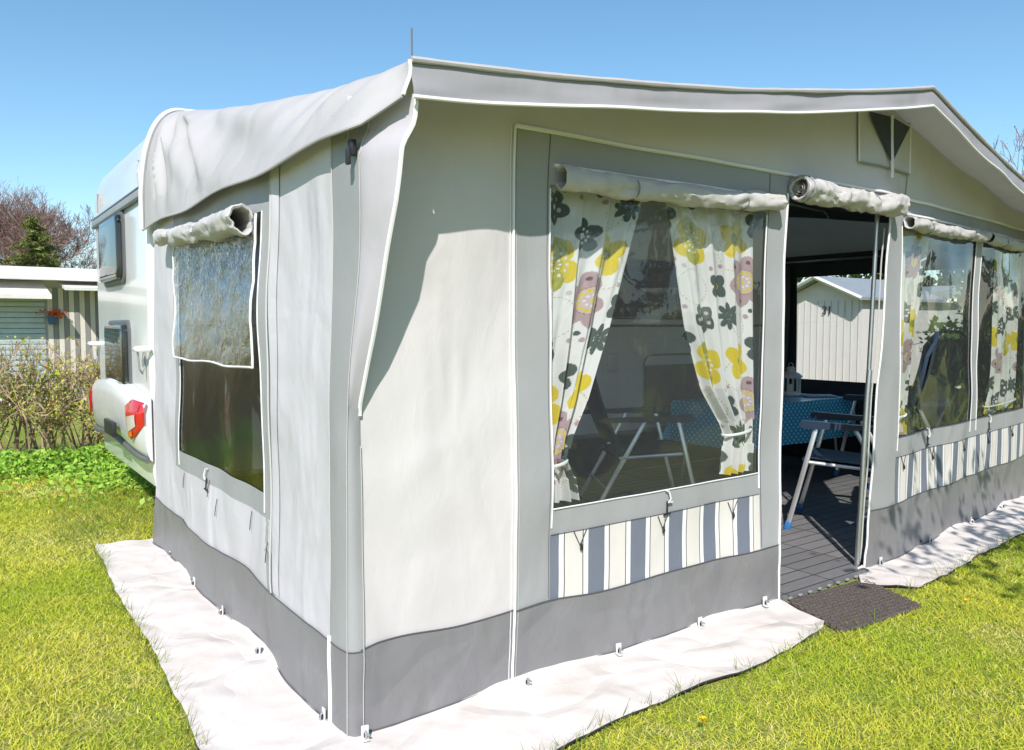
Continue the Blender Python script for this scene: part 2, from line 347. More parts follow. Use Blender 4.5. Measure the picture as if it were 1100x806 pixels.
# ------------------------------------------------------------------ tent surfaces
XB=3.17; AR=R(7); ca,sa=math.cos(AR),math.sin(AR)
def bend(x):
    """front line in plan: straight to XB then turned back by 7 degrees -> (x,y,nx,ny)"""
    k=smooth((x-XB+.1)/.2)
    if x<=XB: px,py=x,0.0
    else: px,py=XB+(x-XB)*ca,(x-XB)*sa
    a=AR*k
    return px,py,math.sin(a),-math.cos(a)
def fdisp(x,z):
    d=.026*N2(x*1.6,z*1.1,3.1)+.012*N2(x*3.5,z*2.0,8.2)+.008*N2(x*1.5+z*3.2,z*1.5-x*3,1.7)
    if z<.4: d+=(.012*math.sin(x*5.1+.7)*(.35-z)/.35 if z<.35 else 0)+.009*(abs(N2(x*3+z*5,z*4-x*2,7))-.2)*smooth((.4-z)/.1)
    return d
def fwave(x): return .016*N2(x*2.3,5.2)+.007*math.sin(x*8.3+.6)
def Fp(x,z,off=0.0):
    z=z+fwave(x)*math.exp(-((z-.30)/.13)**2)*(1-smooth((x-3.0)/.3)*.5)*smooth(x/.12)
    px,py,nx,ny=bend(x); d=off+fdisp(x,z)
    return (px+nx*d,py+ny*d,z)
def sdisp(y,z):
    d=.022*N2(y*1.4,z*1.0,13.1)+.011*N2(y*3.5,z*1.7,18.2)+.009*N2(y*1.6-z*3,z*1.5+y*2.6,21.7)
    if z<.4: d+=(.010*math.sin(y*4.6)*(.35-z)/.35 if z<.35 else 0)+.009*(abs(N2(y*3-z*5,z*4+y*2,17))-.2)*smooth((.4-z)/.1)
    return d*smooth(y/.15)
def Sp(y,z,off=0.0):
    z=z+(.020*N2(y*2.1,9.2)+.008*math.sin(y*6.6))*math.exp(-((z-.30)/.13)**2)*smooth((y-.12)/.15)
    return (.015*z-off-sdisp(y,z),y,z)
YB=2.955
# roof
def shoulder(t): return (interp(t,[0,.24,.55,.83,1],[.109,.28,.33,.30,.244]), interp(t,[0,.24,.55,.83,1],[2.192,2.335,2.475,2.645,2.759]))
def hem(t):
    y=-.28+t*3.235
    return (lerp(.088,-.022,smooth((y+.28)/.16)), 2.005+.081*(1-smooth((y+.28)/.14))+.010*math.sin(y*5.3+1)*smooth((y+.2)/.3))
NS=14; NR=40
def roof_pt(side,k,t):
    """k 0..1 hem->shoulder, 1..2 shoulder->ridge"""
    hx,hz=hem(t); sx_,sz_=shoulder(t)
    y=-.28+t*3.235
    if k<=1:
        e=t**1.4
        cx_,cz_=lerp(lerp(hx,sx_,.55),-.035,e),lerp(lerp(hz,sz_,.75),2.78,e)
        x=(1-k)**2*hx+2*k*(1-k)*cx_+k*k*sx_; z=(1-k)**2*hz+2*k*(1-k)*cz_+k*k*sz_
        if side<0:
            # tension folds fanning out of the caravan corner
            dy=YB+.05-y; dz=2.95-z
            a=math.atan2(dz,dy+.02); r=math.hypot(dy,dz)
            env=math.sin(PI*min(1,k*1.02))**.7*smooth(t*1.6-.1)*(1-smooth((t-.90)/.085))
            f=(1-2*math.sqrt(math.sin(a*12+1.2*N2(y*2,z*2))**2+.012))*.75+.4*math.sin(a*37+2+2*N2(y*3,z*2,5))
            amp=.034*env*min(1,r/.5)*(1 if a>.25 else .6)
            x-=amp*f
            f2=math.sin((y*1.0+z*1.15)*19+2*N2(y*2,z*3,4))*math.exp(-((y-.15)/.65)**2)*.016*math.sin(PI*min(1,k))
            x-=f2+.016*N2(y*2.6,z*4,9)*math.sin(PI*k)
    else:
        q=k-1
        rz=lerp(2.628,2.80,t); sag=lerp(.048,.0,t)*4*q*(1-q)+.02*math.sin(PI*t)*math.sin(PI*q)
        x=lerp(sx_,3.15,q); z=lerp(sz_,rz,q)-sag+.008*N2(x*2,y*2,6)*math.sin(PI*min(1,t*1.0))
        z+=lerp(0,.02,t)*math.sin(PI*q)
    if side>0: x=6.3-x
    yy=y
    if x>XB: yy=y+(x-XB)*sa*(1-t)
    return Vector((x,yy,z))
def roof_z(x,t):
    """height of the roof over x at depth t"""
    side=-1 if x<=3.15 else 1
    lo,hi=0.0,2.0
    xx=x
    for _ in range(40):
        m=(lo+hi)/2; px=roof_pt(side,m,t).x
        if (px<xx)==(side<0): lo=m
        else: hi=m
    return roof_pt(side,(lo+hi)/2,t).z

tent=thing('awning_tent','large grey and cream caravan awning with floral curtains and rolled up door','awning',(0,0,0))
rf=MB(); ts=[i/120 for i in range(121)]
ks=[i/44 for i in range(45)]+[1+i/30 for i in range(1,31)]
rf.sheet(lambda t,k: roof_pt(-1,k,t),ts,ks)
rf.sheet(lambda t,k: roof_pt(1,k,t),ts,ks,flip=True)
roof=rf.build('roof',M['roof'],tent)
# hem band and pipings
hb=MB()
hb.sheet(lambda t,k:(lambda p:(p.x-.006,p.y,p.z))(roof_pt(-1,k,t)),[i/60 for i in range(61)],[0,.03,.07,.10])
hb.tube([tuple(roof_pt(-1,0,i/60)+Vector((-.006,0,-.004))) for i in range(61)],.006,6)
hb.build('hem',M['roof'],roof)
pp=MB(); pp.tube([tuple(roof_pt(-1,i/24*1.0,1.0)+Vector((-.012,-.004,0))) for i in range(25)]+[tuple(roof_pt(-1,1+i/8,1.0)+Vector((0,0,.012))) for i in range(1,9)],.016,8)
pp.build('caravan_channel',M['piping'],roof)
pd=MB(); pd.tube([tuple(roof_pt(-1,i/24*1.0,.985)+Vector((-.010,0,0))) for i in range(25)]+[tuple(roof_pt(-1,1+i/8,.985)+Vector((0,0,.006))) for i in range(1,5)],.004,6)
pd.build('channel_seam',M['trimgrey'],roof)
# front valance
def top_edge(s):
    """s -1..1 along the front eave"""
    return roof_pt(-1,1+(s+1),0) if s<=0 else roof_pt(1,2-s,0)
va=MB(); ss=[-1+i/60 for i in range(121)]
def val_pt(s,v):
    p=top_edge(s); h=lerp(.106,.088,smooth((1-abs(s))*3)) 
    n=.010*N2(s*9,v*2,4)+.006*math.sin(s*23)
    return (p.x,p.y-.004-.012*v-n*v,p.z-.004-h*v)
va.sheet(val_pt,ss,lin(0,1,8))
val=va.build('front_valance',M['valance'],tent)
q=MB(); q.tube([val_pt(s,1) for s in ss],.0065,6); q.build('valance_piping',M['piping'],val)
q=MB(); q.tube([tuple(top_edge(s)+Vector((0,-.010-.004*N2(s*5,3),.001+.002*N2(s*9,7)))) for s in ss],[.010+.003*N2(s*14,0,2)+.002*N2(s*31,2,2) for s in ss],8); q.build('eave_piping',M['roof'],val)
# corner closing of the roof edge
q=MB(); q.tube([tuple(roof_pt(-1,k/10,0)+Vector((-.004,-.006,0))) for k in range(11)],.006,6); q.build('corner_piping',M['piping'],val)
q=MB(); q.tube([(.112,-.285,2.19),(.112,-.285,2.285)],.005,6); q.build('pole_tip',M['steel'],tent)

# gable panel
T0=.28/3.235
zroof={}
def ztop(x):
    x=max(.13,min(6.17,x)); return roof_z(x,T0)-.004
gb=MB(); xs=lin(.15,6.15,124)
zt=[ztop(x) for x in xs]
def gpt(x,v):
    z0=2.14; z1=max(interp(x,xs,zt),2.145)
    return Fp(x,lerp(z0,z1,v),0)
gb.sheet(gpt,xs,lin(0,1,8)); gable=gb.build('gable_panel',M['white'],tent)
q=MB(); q.tube([Fp(x,2.14,.006) for x in lin(.693,6.2,60)],.009,6); q.build('gable_piping',M['piping'],gable)
q=MB(); q.tube([Fp(3.53,z,.004) for z in lin(2.15,2.60,5)],.003,5); q.build('gable_seam',M['grey'],gable)

def fpanel(name,x0,x1,z0,z1,m,parent=None,off=0,nu=None,nv=None,xl=None):
    a=MB(); nu=nu or max(2,int((x1-x0)/.04)); nv=nv or max(2,int((z1-z0)/.04))
    f=(lambda u,v:Fp(lerp(xl(v),x1,u),v,off)) if xl else (lambda u,v:Fp(lerp(x0,x1,u),v,off))
    a.sheet(f,lin(0,1,nu),lin(z0,z1,nv))
    return a.build(name,m,parent or tent)
fp=fpanel('corner_panel',.03,.693,.305,2.14,M['white'])
sk1=fpanel('skirt',.045,.693,.006,.307,M['skirt'],off=.003)
q=MB(); q.tube([Fp(x,.309,.006) for x in lin(.045,.69,20)],.0022,5); q.tube([Fp(x,.022,.006) for x in lin(.045,.69,20)],.0018,5); q.build('skirt_seam',M['seamdark'],sk1)
# zip line
zp=MB(); zp.tube([Fp(.693,z,.006) for z in lin(.01,2.14,50)],.0055,6); zp.tube([Fp(.677,z,.004) for z in lin(.01,2.14,50)],.0016,5); z_=zp.build('door_zip',M['piping'],tent)
q=MB(); q.tube([Fp(.710,z,.004) for z in lin(.01,2.14,50)],.0014,5); q.build('zip_stitching',M['seam'],z_)

def striped(x0,x1,z0,z1,off,phase):
    per=.24; edges=[0,.09,.115,.120,.210,.215,.24]; mm=[1,2,3,0,3,2]
    cuts={x0,x1}
    k=-1
    while x0-phase+k*0>-99 and (phase+k*per)<x1+per:
        for e in edges:
            xx=phase+k*per+e
            if x0<xx<x1: cuts.add(xx)
        k+=1
    cuts=sorted(cuts); us=[]
    for a,b in zip(cuts,cuts[1:]):
        n=max(1,int((b-a)/.03)); us+=[a+(b-a)*i/n for i in range(n)]
    us.append(x1)
    def cm(x):
        q=(x-phase)%per
        for i in range(6):
            if edges[i]<=q<edges[i+1]: return mm[i]
        return 0
    a=MB(); a.sheet(lambda u,v:Fp(u,v,off),us,lin(z0,z1,8),colmat=cm); return a
STR=[M['cream'],M['blue'],M['swhite'],M['sline']]

def roll(p0,p1,r0,r1,name,parent,seed,straps=(.3,.8),amp=.006,squash=None,open_end=0,nseg=110,m=None,hollow=True,spiral=False):
    """rolled-up window flap: lumpy tube with an open spiral end and tie straps"""
    p0,p1=Vector(p0),Vector(p1); ax=(p1-p0).normalized(); up=Vector((0,0,1)); up=(up-ax*up.dot(ax)).normalized(); sd=ax.cross(up)
    a=MB(); n=30
    def rad(s): 
        r=lerp(r0,r1,s)
        for q in straps: r*=1-.20*math.exp(-((s-q)/.02)**2)
        if squash: r*=squash(s)
        return r
    def pt(s,j,k=1.0,push=0):
        th=2*PI*j/n; r=rad(s)*k
        L=(p1-p0).length
        r+=k*(amp*.9*(1-2*abs(N2(s*L*6+seed,math.cos(th)*1.3,math.sin(th)*1.3)*1.6))*.5+amp*N2(s*L*9+seed,math.cos(th)*1.4,math.sin(th)*1.4+seed)+amp*.7*math.sin(th*2+s*L*16+seed)+amp*.5*N2(s*L*28,th*1.2,seed))
        for q in straps:
            g_=math.exp(-((s-q)/.055)**2); r+=k*g_*.010*(abs(math.sin(th*2.5+seed+(s-q)*14))-.6)
        r+=k*amp*.9*(.35-abs(N2(s*L*13+math.sin(th)*1.6,seed*2,math.cos(th)*1.6))*1.7)
        sag=-.016*math.sin(PI*s)-.01*N2(s*6,seed)
        return p0+(p1-p0)*s+ax*push+up*(math.cos(th)*r+sag)+sd*math.sin(th)*r
    vs=[];fs=[]
    for i in range(nseg+1):
        for j in range(n): vs.append(pt(i/nseg,j))
    for i in range(nseg):
        for j in range(n): fs.append((i*n+j,i*n+(j+1)%n,(i+1)*n+(j+1)%n,(i+1)*n+j))
    a.add(vs,fs,0)
    for end in (0,1):
        s=float(end); sg=1 if end==0 else -1
        if end==open_end and hollow:
            rings=[[pt(s,j,k,sg*d) for j in range(n)] for k,d in ((1,0),(.93,-.006),(.80,-.002),(.76,.01),(.72,.5))]
        else:
            rings=[[pt(s,j,k,sg*d) for j in range(n)] for k,d in ((1,0),(.8,-.018),(.4,-.026),(.05,-.028))]
        vs=[p for r_ in rings for p in r_]; fs=[]
        for i in range(len(rings)-1):
            for j in range(n): fs.append((i*n+j,i*n+(j+1)%n,(i+1)*n+(j+1)%n,(i+1)*n+j))
        fs.append(tuple((len(rings)-1)*n+j for j in range(n)))
        mi=[0]*len(fs)
        a.add(vs[:],fs[:],0)
        if end==open_end and hollow and spiral:
            # inner spiral of rolled cloth
            sp=[]
            c0=pt(s,0,.0,0)
            for q in range(46):
                th=q*.36; rr=rad(s)*(.72-.012*q)
                sp.append((th,rr))
            vs=[];fs=[]
            cc=p0+(p1-p0)*s
            for th,rr in sp:
                d=up*math.cos(th)*rr+sd*math.sin(th)*rr
                vs.append(cc+d-ax*sg*0.0); vs.append(cc+d+ax*sg*.1)
            for q in range(len(sp)-1): fs.append((2*q,2*q+2,2*q+3,2*q+1))
            a.add(vs,fs,0)
    o=a.build(name,m or M['roll'],parent)
    for q in straps:
        b=MB(); c=p0+(p1-p0)*q; r=rad(q)+.006
        sag=-.016*math.sin(PI*q)-.01*N2(q*6,seed)
        b.tube([c+up*(math.cos(k*2*PI/18)*r+sag)+sd*math.sin(k*2*PI/18)*r for k in range(18)],.0028,5,closed=True)
        b.build('tie_strap',M['strapm'],o)
    return o

def hooks(parent,pts,front=True):
    """elastic V straps with small plastic hooks under a window"""
    for (x,z,kind) in pts:
        P=(lambda a,b,o:Fp(a,b,o)) if front else (lambda a,b,o:Sp(a,b,o))
        b=MB()
        if kind=='v':
            b.tube([P(x-.035,z+.055,.006),P(x-.004,z-.005,.008),P(x+.03,z+.058,.006)],.0022,5)
            b.tube([P(x,z+.004,.009),P(x,z-.012,.012),P(x,z-.025,.010)],[.004,.007,.005],6)
        elif kind=='l':
            b.tube([P(x,z+.05,.006),P(x+.012,z+.0,.009),P(x+.010,z-.035,.012)],[.0016,.002,.002],5)
        b.build('elastic_hook',M['black'],parent)
        
def whitehook(parent,x,z,front=True):
    P=Fp if front else Sp
    b=MB(); b.tube([P(x-.012,z+.05,.008),P(x+.004,z+.045,.014),P(x+.012,z+.012,.018),P(x+.002,z-.004,.014),P(x+.03,z-.006,.012)],.0042,6); 
    w_=b.build('window_clip',M['ladder'],parent)
    b=MB(); b.tube([P(x,z,.008),P(x,z-.055,.01)],.004,5); b.tube([P(x-.022,z-.058,.01),P(x+.02,z-.056,.01)],.0045,5); b.build('clip_strap',M['black'],w_)

# ---- big front window panel
wf=MB()
for (a,b,c,d) in ((.693,.872,.30,2.14),(2.188,2.345,.30,2.14),(.872,2.188,1.945,2.14),(.872,2.188,.572,.676)):
    wf.sheet(lambda u,v:Fp(u,v,0),lin(a,b,max(3,int((b-a)/.04))),lin(c,d,max(3,int((d-c)/.04))))
win1=wf.build('front_window',M['grey'],tent); win1['label']='large front window left of the doorway'
striped(.868,2.19,.298,.574,.002,.868-.045).build('striped_panel',STR,win1)
a=MB(); a.sheet(lambda u,v:Fp(u,v,-.006),lin(.868,2.19,36),lin(.672,1.95,36)); a.build('pane',M['pane'],win1)
a=MB(); a.tube([Fp(x,2.018,.006) for x in lin(.885,2.06,20)],.008,6); a.build('zip_track',M['piping'],win1)
a=MB()
for X in (.872,2.188): a.tube([Fp(X,z,.003) for z in lin(.60,1.93,30)],.0035,5)
a.tube([Fp(x,.676,.003) for x in lin(.872,2.188,24)],.003,5)
a.build('pane_piping',M['piping'],win1)
a=MB(); 
for X in (.860,2.200): a.tube([Fp(X,z,.003) for z in lin(.31,2.13,30)],.0016,4)
a.tube([Fp(x,.572,.004) for x in lin(.872,2.188,24)],.002,4)
a.build('stitching',M['seamdark'],win1)
# loose tail of cord on the lower left corner of the pane
roll(Fp(.905,1.972,.030),Fp(2.235,1.990,.034),.046,.042,'flap_roll',win1,2.0,straps=(.28,.80),amp=.006,m=M['roll'])
hooks(win1,[(1.02,.515,'v'),(1.50,.510,'v'),(1.99,.505,'v')]); whitehook(win1,1.52,.625)
sk2=fpanel('skirt',.693,2.338,.006,.300,M['skirt'],off=.002)
q=MB(); q.tube([Fp(x,.300,.006) for x in lin(.70,2.335,30)],.0022,5); q.tube([Fp(x,.022,.005) for x in lin(.70,2.335,30)],.0018,5); q.build('skirt_seam',M['seamdark'],sk2)
q=MB(); q.tube([Fp(2.345-.018*math.sin(PI*min(1,z/.5))*(z<.5)-.0*z,z,.004) for z in lin(.01,2.05,40)],.006,6); q.build('door_edge_piping',M['piping'],win1)
# door header with rolled door
dh=fpanel('door_header',2.345,3.30,2.04,2.14,M['grey'])
def sq(s): return 1-.10*math.exp(-((s-.42)/.06)**2)-.12*math.exp(-((s-.72)/.05)**2)+.12*math.exp(-((s-.86)/.07)**2)
dr=roll(Fp(2.355,2.068,.062),Fp(3.29,2.066,.066),.054,.052,'door_roll',dh,5.0,straps=(.40,.70),amp=.010,squash=sq,spiral=True)
a=MB(); 
for k in range(6):
    c=Fp(2.345-.0+.012*k,2.068,.062); rr=.057+.004*math.sin(k*2)
    a.tube([(c[0],c[1]+math.cos(j*2*PI/20)*rr*.97,c[2]+math.sin(j*2*PI/20)*rr) for j in range(20)],.0042,5,closed=True)
a.build('rolled_zip_edge',M['trimgrey'],dr)
# ---- right front panel with two windows
def xl(z): return 3.15+.075*z
wr=MB()
wr.sheet(lambda u,v:Fp(lerp(xl(v),3.50,u),v,0),lin(0,1,8),lin(.0,2.14,50))
for (a,b,c,d) in ((4.76,4.885,.74,1.985),(6.02,6.24,.345,2.14),(3.50,6.02,1.985,2.14),(3.50,6.02,.622,.742)):
    wr.sheet(lambda u,v:Fp(u,v,0),lin(a,b,max(3,int((b-a)/.05))),lin(c,d,max(3,int((d-c)/.05))))
win2=wr.build('double_window',M['grey'],tent); win2['label']='pair of front windows right of the doorway'
striped(3.497,6.02,.345,.624,.002,3.45).build('striped_panel',STR,win2)
for (x0,x1) in ((3.497,4.765),(4.88,6.025)):
    a=MB(); a.sheet(lambda u,v:Fp(u,v,-.006),lin(x0,x1,30),lin(.738,1.99,30)); a.build('pane',M['pane2'],win2)
a=MB()
for X in (3.503,4.762,4.883): a.tube([Fp(X,z,.003) for z in lin(.66,1.98,30)],.003,5)
a.tube([Fp(x,2.055,.006) for x in lin(3.52,4.78,20)],.008,6); a.tube([Fp(x,2.055,.006) for x in lin(4.9,6.0,20)],.008,6)
a.build('pane_piping',M['piping'],win2)
a=MB(); a.tube([Fp(x,.742,.004) for x in lin(3.5,6.02,40)],.002,4); a.tube([Fp(x,.622,.004) for x in lin(3.5,6.02,40)],.002,4); a.build('stitching',M['seamdark'],win2)
roll(Fp(3.52,2.00,.040),Fp(4.80,2.015,.042),.037,.038,'flap_roll',win2,9.0,straps=(.22,.78),amp=.005)
roll(Fp(4.90,2.01,.040),Fp(6.05,2.015,.042),.037,.038,'flap_roll',win2,12.0,straps=(.25,.8),amp=.005)
hooks(win2,[(3.60,.565,'v'),(4.10,.565,'v'),(4.62,.565,'v'),(5.15,.565,'v'),(5.7,.565,'v')]); whitehook(win2,4.02,.70); whitehook(win2,5.15,.70)
sk3=MB(); sk3.sheet(lambda u,v:Fp(lerp(xl(v)+.004,6.24,u),v,.003),lin(0,1,70),lin(.0,.347,10)); sk3=sk3.build('skirt',M['skirt'],tent)
q=MB(); q.tube([Fp(x,.348,.006) for x in lin(3.19,6.2,50)],.0022,5); q.tube([Fp(x,.02,.006) for x in lin(3.17,6.2,50)],.0018,5); q.build('skirt_seam',M['seamdark'],sk3)
q=MB(); q.tube([Fp(xl(z),z,.002) for z in lin(.0,2.04,40)],.006,6); q.build('door_edge_piping',M['piping'],win2)
q=MB(); q.tube([(xl(0)+.00,.055,.03),(xl(1.0)-.015,.055,1.0),(3.27,.06,2.05),(3.27,.06,2.5)],.0125,10); q.tube([(xl(.02)-.008,.05,.02),(xl(1.0)-.024,.05,1.0),(xl(1.15)-.02,.05,1.15)],.016,10); pole=q.build('door_pole',M['steel'],tent)
q=MB(); q.tube([Fp(xl(z)-.004,z,-.025) for z in lin(.05,1.95,20)],.004,5); q.build('door_zip',M['seam'],tent)

# ---- vent triangle in the gable
vt=MB(); vt.sheet(lambda u,v:Fp(u,v,.012),lin(2.955,3.53,8),lin(2.275,2.56,6)); 
vent=vt.build('gable_vent',M['white'],tent)
a=MB(); a.add([Fp(3.02,2.548,.028),Fp(3.245,2.30,.028),Fp(3.235,2.552,.028)],[(0,1,2)]); a.add([Fp(3.262,2.552,.028),Fp(3.25,2.30,.028),Fp(3.49,2.535,.028)],[(0,1,2)]); a.build('vent_mesh',M['darkcloth'],vent,smooth=False)
for (pp_,r_) in (([Fp(3.247,z,.030) for z in lin(2.22,2.56,6)],.009),([Fp(3.53,z,.016) for z in lin(2.275,2.57,5)],.006),([Fp(2.955,z,.014) for z in lin(2.275,2.56,5)],.004)):
    a=MB(); a.tube(pp_,r_,6); a.build('vent_piping',M['piping'],vent)
a=MB(); a.tube([Fp(x,2.275,.016) for x in lin(2.955,3.53,6)],.005,5); a.build('vent_seam',M['trimgrey'],vent)

# ---- corner strip and wing
EZ=[1.13,1.27,1.40,1.57,1.78,1.95,2.07,2.10]; EX=[.062,.066,.068,.074,.082,.09,.10,.102]; EY=[-.004,-.055,-.11,-.17,-.235,-.262,-.276,-.278]
def cpt(u,z):
    """u 0..1 strip on the side, 1..1.4 round the corner, 1.4..2 outer wing"""
    A=Vector(Sp(.118,z,.004))
    lean=.015*z
    if z<1.13: C=Vector((.052+lean*.6,-.006-fdisp(.05,z),z))
    else: C=Vector((interp(z,EZ,EX),interp(z,EZ,EY),z))
    wv=.008*math.sin(z*7)*smooth((z-1)/.6)
    by=lerp(-.004,-.115,smooth((z-.95)/1.0))
    B=Vector((lean*.8+.002-wv,by,z))
    if u<=1: 
        p=A.lerp(B,u); p.x-=.004*math.sin(PI*u); p.x+=.035*smooth((z-1.93)/.10)*u; return p
    q=(u-1); p=B.lerp(C,q)
    p.x+=.035*smooth((z-1.93)/.10)
    if z<1.13: p+=Vector((-.006,-.008,0))*math.sin(PI*q)*.7
    else: p+=Vector((-.012*math.sin(PI*q)+.006*N2(z*4,q*3,2),0,0))
    return p
cs=MB(); cs.sheet(cpt,lin(0,1,8),lin(.306,2.10,60)); strip=cs.build('corner_strip',M['strip'],tent)
cs=MB(); cs.sheet(cpt,lin(1,2,8),lin(1.13,2.10,40)); wing=cs.build('corner_wing',M['wing'],strip)
cs=MB(); cs.sheet(cpt,lin(1,2,6),lin(.306,1.13,24)); cs.build('corner_edge',M['strip'],strip)
cs=MB(); cs.sheet(lambda u,z:cpt(u,z),lin(0,2,14),lin(.006,.308,10)); cs.build('skirt',M['skirt'],strip)
q=MB(); q.tube([cpt(2,z) for z in lin(1.10,2.10,44)],.0075,6); q.build('wing_piping',M['piping'],wing)
q=MB(); q.tube([cpt(1,z)+Vector((-.003,-.003,0)) for z in lin(.01,2.05,50)],.0018,5); q.tube([cpt(0,z)+Vector((-.003,-.001,0)) for z in lin(.31,2.05,50)],.0018,5);q.tube([cpt(2,z)+Vector((-.0,-.003,0)) for z in lin(.01,1.0,30)],.0018,5); q.build('stitching',M['seam'],strip)
q=MB(); q.tube([cpt(0,z)+Vector((-.004,-.00,0)) for z in lin(.01,.33,10)],.007,6); q.build('skirt_zip',M['piping'],strip)
q=MB(); q.tube([cpt(u/10,.309)+Vector((-.002,-.002,0)) for u in range(21)],.002,5); q.build('skirt_seam',M['seamdark'],strip)
q=MB(); q.box(cpt(.9,1.955)+Vector((-.018,0,0)),(.02,.03,.05),bev=.004); q.box(cpt(.9,1.925)+Vector((-.03,-.006,0)),(.014,.02,.05),bev=.004); q.build('storm_clip',M['black'],strip)

# ---- left side wall
def spanel(name,y0,y1,z0,z1,m,parent=None,off=0):
    a=MB(); a.sheet(lambda u,v:Sp(u,v,off),lin(y0,y1,max(3,int((y1-y0)/.035))),lin(z0,z1,max(3,int((z1-z0)/.035))),flip=True); return a.build(name,m,parent or tent)
sw=MB()
for (a,b,c,d) in ((.115,.70,.305,2.10),(2.36,YB,.305,2.10),(.70,2.36,.305,.60)):
    sw.sheet(lambda u,v:Sp(u,v,0),lin(a,b,max(3,int((b-a)/.035))),lin(c,d,max(3,int((d-c)/.035))),flip=True)
side=sw.build('side_wall',M['white_side'],tent)
spanel('skirt',.115,YB,.006,.307,M['skirt'],side,.003)
q=MB(); q.tube([Sp(y,.309,.006) for y in lin(.12,YB,60)],.0022,5); q.tube([Sp(y,.02,.006) for y in lin(.12,YB,60)],.0018,5); q.build('skirt_seam',M['seamdark'],side)
wf=MB()
for (a,b,c,d) in ((.70,.835,.46,2.10),(2.255,2.36,.60,2.10),(.835,2.255,1.87,2.10),(.835,2.255,.60,.70)):
    wf.sheet(lambda u,v:Sp(u,v,.0),lin(a,b,max(3,int((b-a)/.035))),lin(c,d,max(3,int((d-c)/.035))),flip=True)
wins=wf.build('side_window',M['grey'],tent); wins['label']='left side window with crinkled film flap'
spanel('lower_column',.70,.80,.305,.47,M['grey'],wins,.001)
spanel('pane',.83,2.26,.695,1.88,M['sidefilm'],wins,-.004)
# white overlapping edge beside the window
a=MB(); a.sheet(lambda u,v:Vector(Sp(u,v,.004+.010*(1-abs(u-.70)/.06)*smooth((v-.4)/.3)*(.5+.5*math.sin(v*4)))),lin(.64,.715,5),lin(.32,2.08,40),flip=True); a.build('flap_edge',M['white_side'],side)
q=MB(); q.tube([Sp(.718,v,.012) for v in lin(.32,2.06,40)],.004,5); q.build('flap_edge_seam',M['seam'],side)
# loose crinkled film flap with white border
def flp(y,z,o=.012):
    k=(1.87-z)/.65
    return Vector(Sp(y+ .012*math.sin(z*9)*(y-1.5),z,o+.03*smooth(k)*.6+.012*N2(y*5,z*5,2)+.009*N2(y*13+z*9,z*11,5)*max(.25,1-k)+.012*abs(N2(y*17+z*6,z*15+y*7,6))*max(.10,1.1-1.7*k)+.005*abs(N2(y*41,z*33-y*9,8))*max(.05,1.0-1.7*k)+.012*math.sin(y*23)*max(0,1-k*1.6)))
a=MB(); a.sheet(flp,lin(.85,2.255,220),lin(1.225,1.86,120),flip=True); ff=a.build('film_flap',M['flapfilm'],wins)
q=MB(); q.tube([flp(2.255,z) for z in lin(1.86,1.225,16)]+[flp(y,1.222+.004*math.sin(y*9)) for y in lin(2.255,.85,30)]+[flp(.85,z) for z in lin(1.225,1.86,16)],.0055,6); q.build('film_border',M['piping'],ff)
def sqs(s): return 1-.32*math.exp(-((s-.80)/.05)**2)-.16*math.exp(-((s-.42)/.05)**2)+.05*math.sin(s*11)
roll(Vector(Sp(.90,1.838,.062)),Vector(Sp(2.44,1.90,.055)),.058,.044,'flap_roll',wins,21.0,straps=(.42,.80),amp=.0075,squash=sqs)
for y in (.835,2.255):
    q=MB(); q.tube([Sp(y,z,.003) for z in lin(.62,1.87,30)],.0035,5); q.build('pane_piping',M['piping'],wins)
hooks(wins,[(2.12,.545,'l'),(1.66,.575,'l'),(1.55,.50,'l'),(1.02,.54,'l'),(.77,.46,'l')],front=False); whitehook(wins,1.70,.63,front=False)

# ---- far right wall with window, and roof sheet, both coloured dark as interior shade
def Rp(y,z,off=0): return (6.255-.02*z+off+.012*N2(y*2,z*2,33),y,z)
rw=MB()
RY0=.40
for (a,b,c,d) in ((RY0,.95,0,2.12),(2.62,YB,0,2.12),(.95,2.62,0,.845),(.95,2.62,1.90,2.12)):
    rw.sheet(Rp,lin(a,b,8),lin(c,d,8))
rwall=rw.build('far_side_wall',M['darkcloth'],tent)  # ordinary tent canvas, coloured dark to paint in the unlit inside
a=MB(); a.sheet(lambda u,v:Rp(u,v,-.006),lin(.945,2.625,10),lin(.84,1.905,8)); a.build('pane',M['pane'],rwall)
# dark inner curtain hanging by the far window
a=MB(); a.sheet(lambda y,z:(6.17+.025*math.sin(y*60)-.03*z/2,y+ .16*max(0,(1.5-z))*.35,z),lin(2.66,2.93,40),lin(.5,2.02,10)); a.build('inner_curtain',M['darkcloth'],rwall)
q=MB(); q.tube([(6.2,.42,2.06),(6.2,YB,2.06)],.0125,8); q.tube([(.2,.03,2.16),(3.15,.03,2.52),(6.15,.42,2.14)],.0125,8); q.tube([(3.15,.03,2.52),(3.15,YB,2.74)],.0125,8); q.tube([(.1,.06,.03),(.1,.06,2.12)],.0125,8); q.tube([(6.15,.42,.03),(6.15,.42,2.12)],.0125,8); q.tube([(.1,.06,2.1),(.1,YB,2.1)],.0125,8)
q.build('tent_frame',M['steel'],tent)
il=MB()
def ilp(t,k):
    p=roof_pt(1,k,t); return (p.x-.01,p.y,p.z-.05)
il.sheet(ilp,lin(.13,.99,24),lin(.55,1.85,20)); il.build('roof_shade_sheet',M['darkcloth'],tent)  # added dark sheet, stands in for shade under the right roof slope
for t_,k_ in ((.45,1.0),(.75,1.0)):
    q=MB(); q.tube([Vector(ilp(t_,k))-Vector((0,0,.012)) for k in lin(.6,1.85,16)],.014,8); q.build('roof_pole',M['steel'],tent)
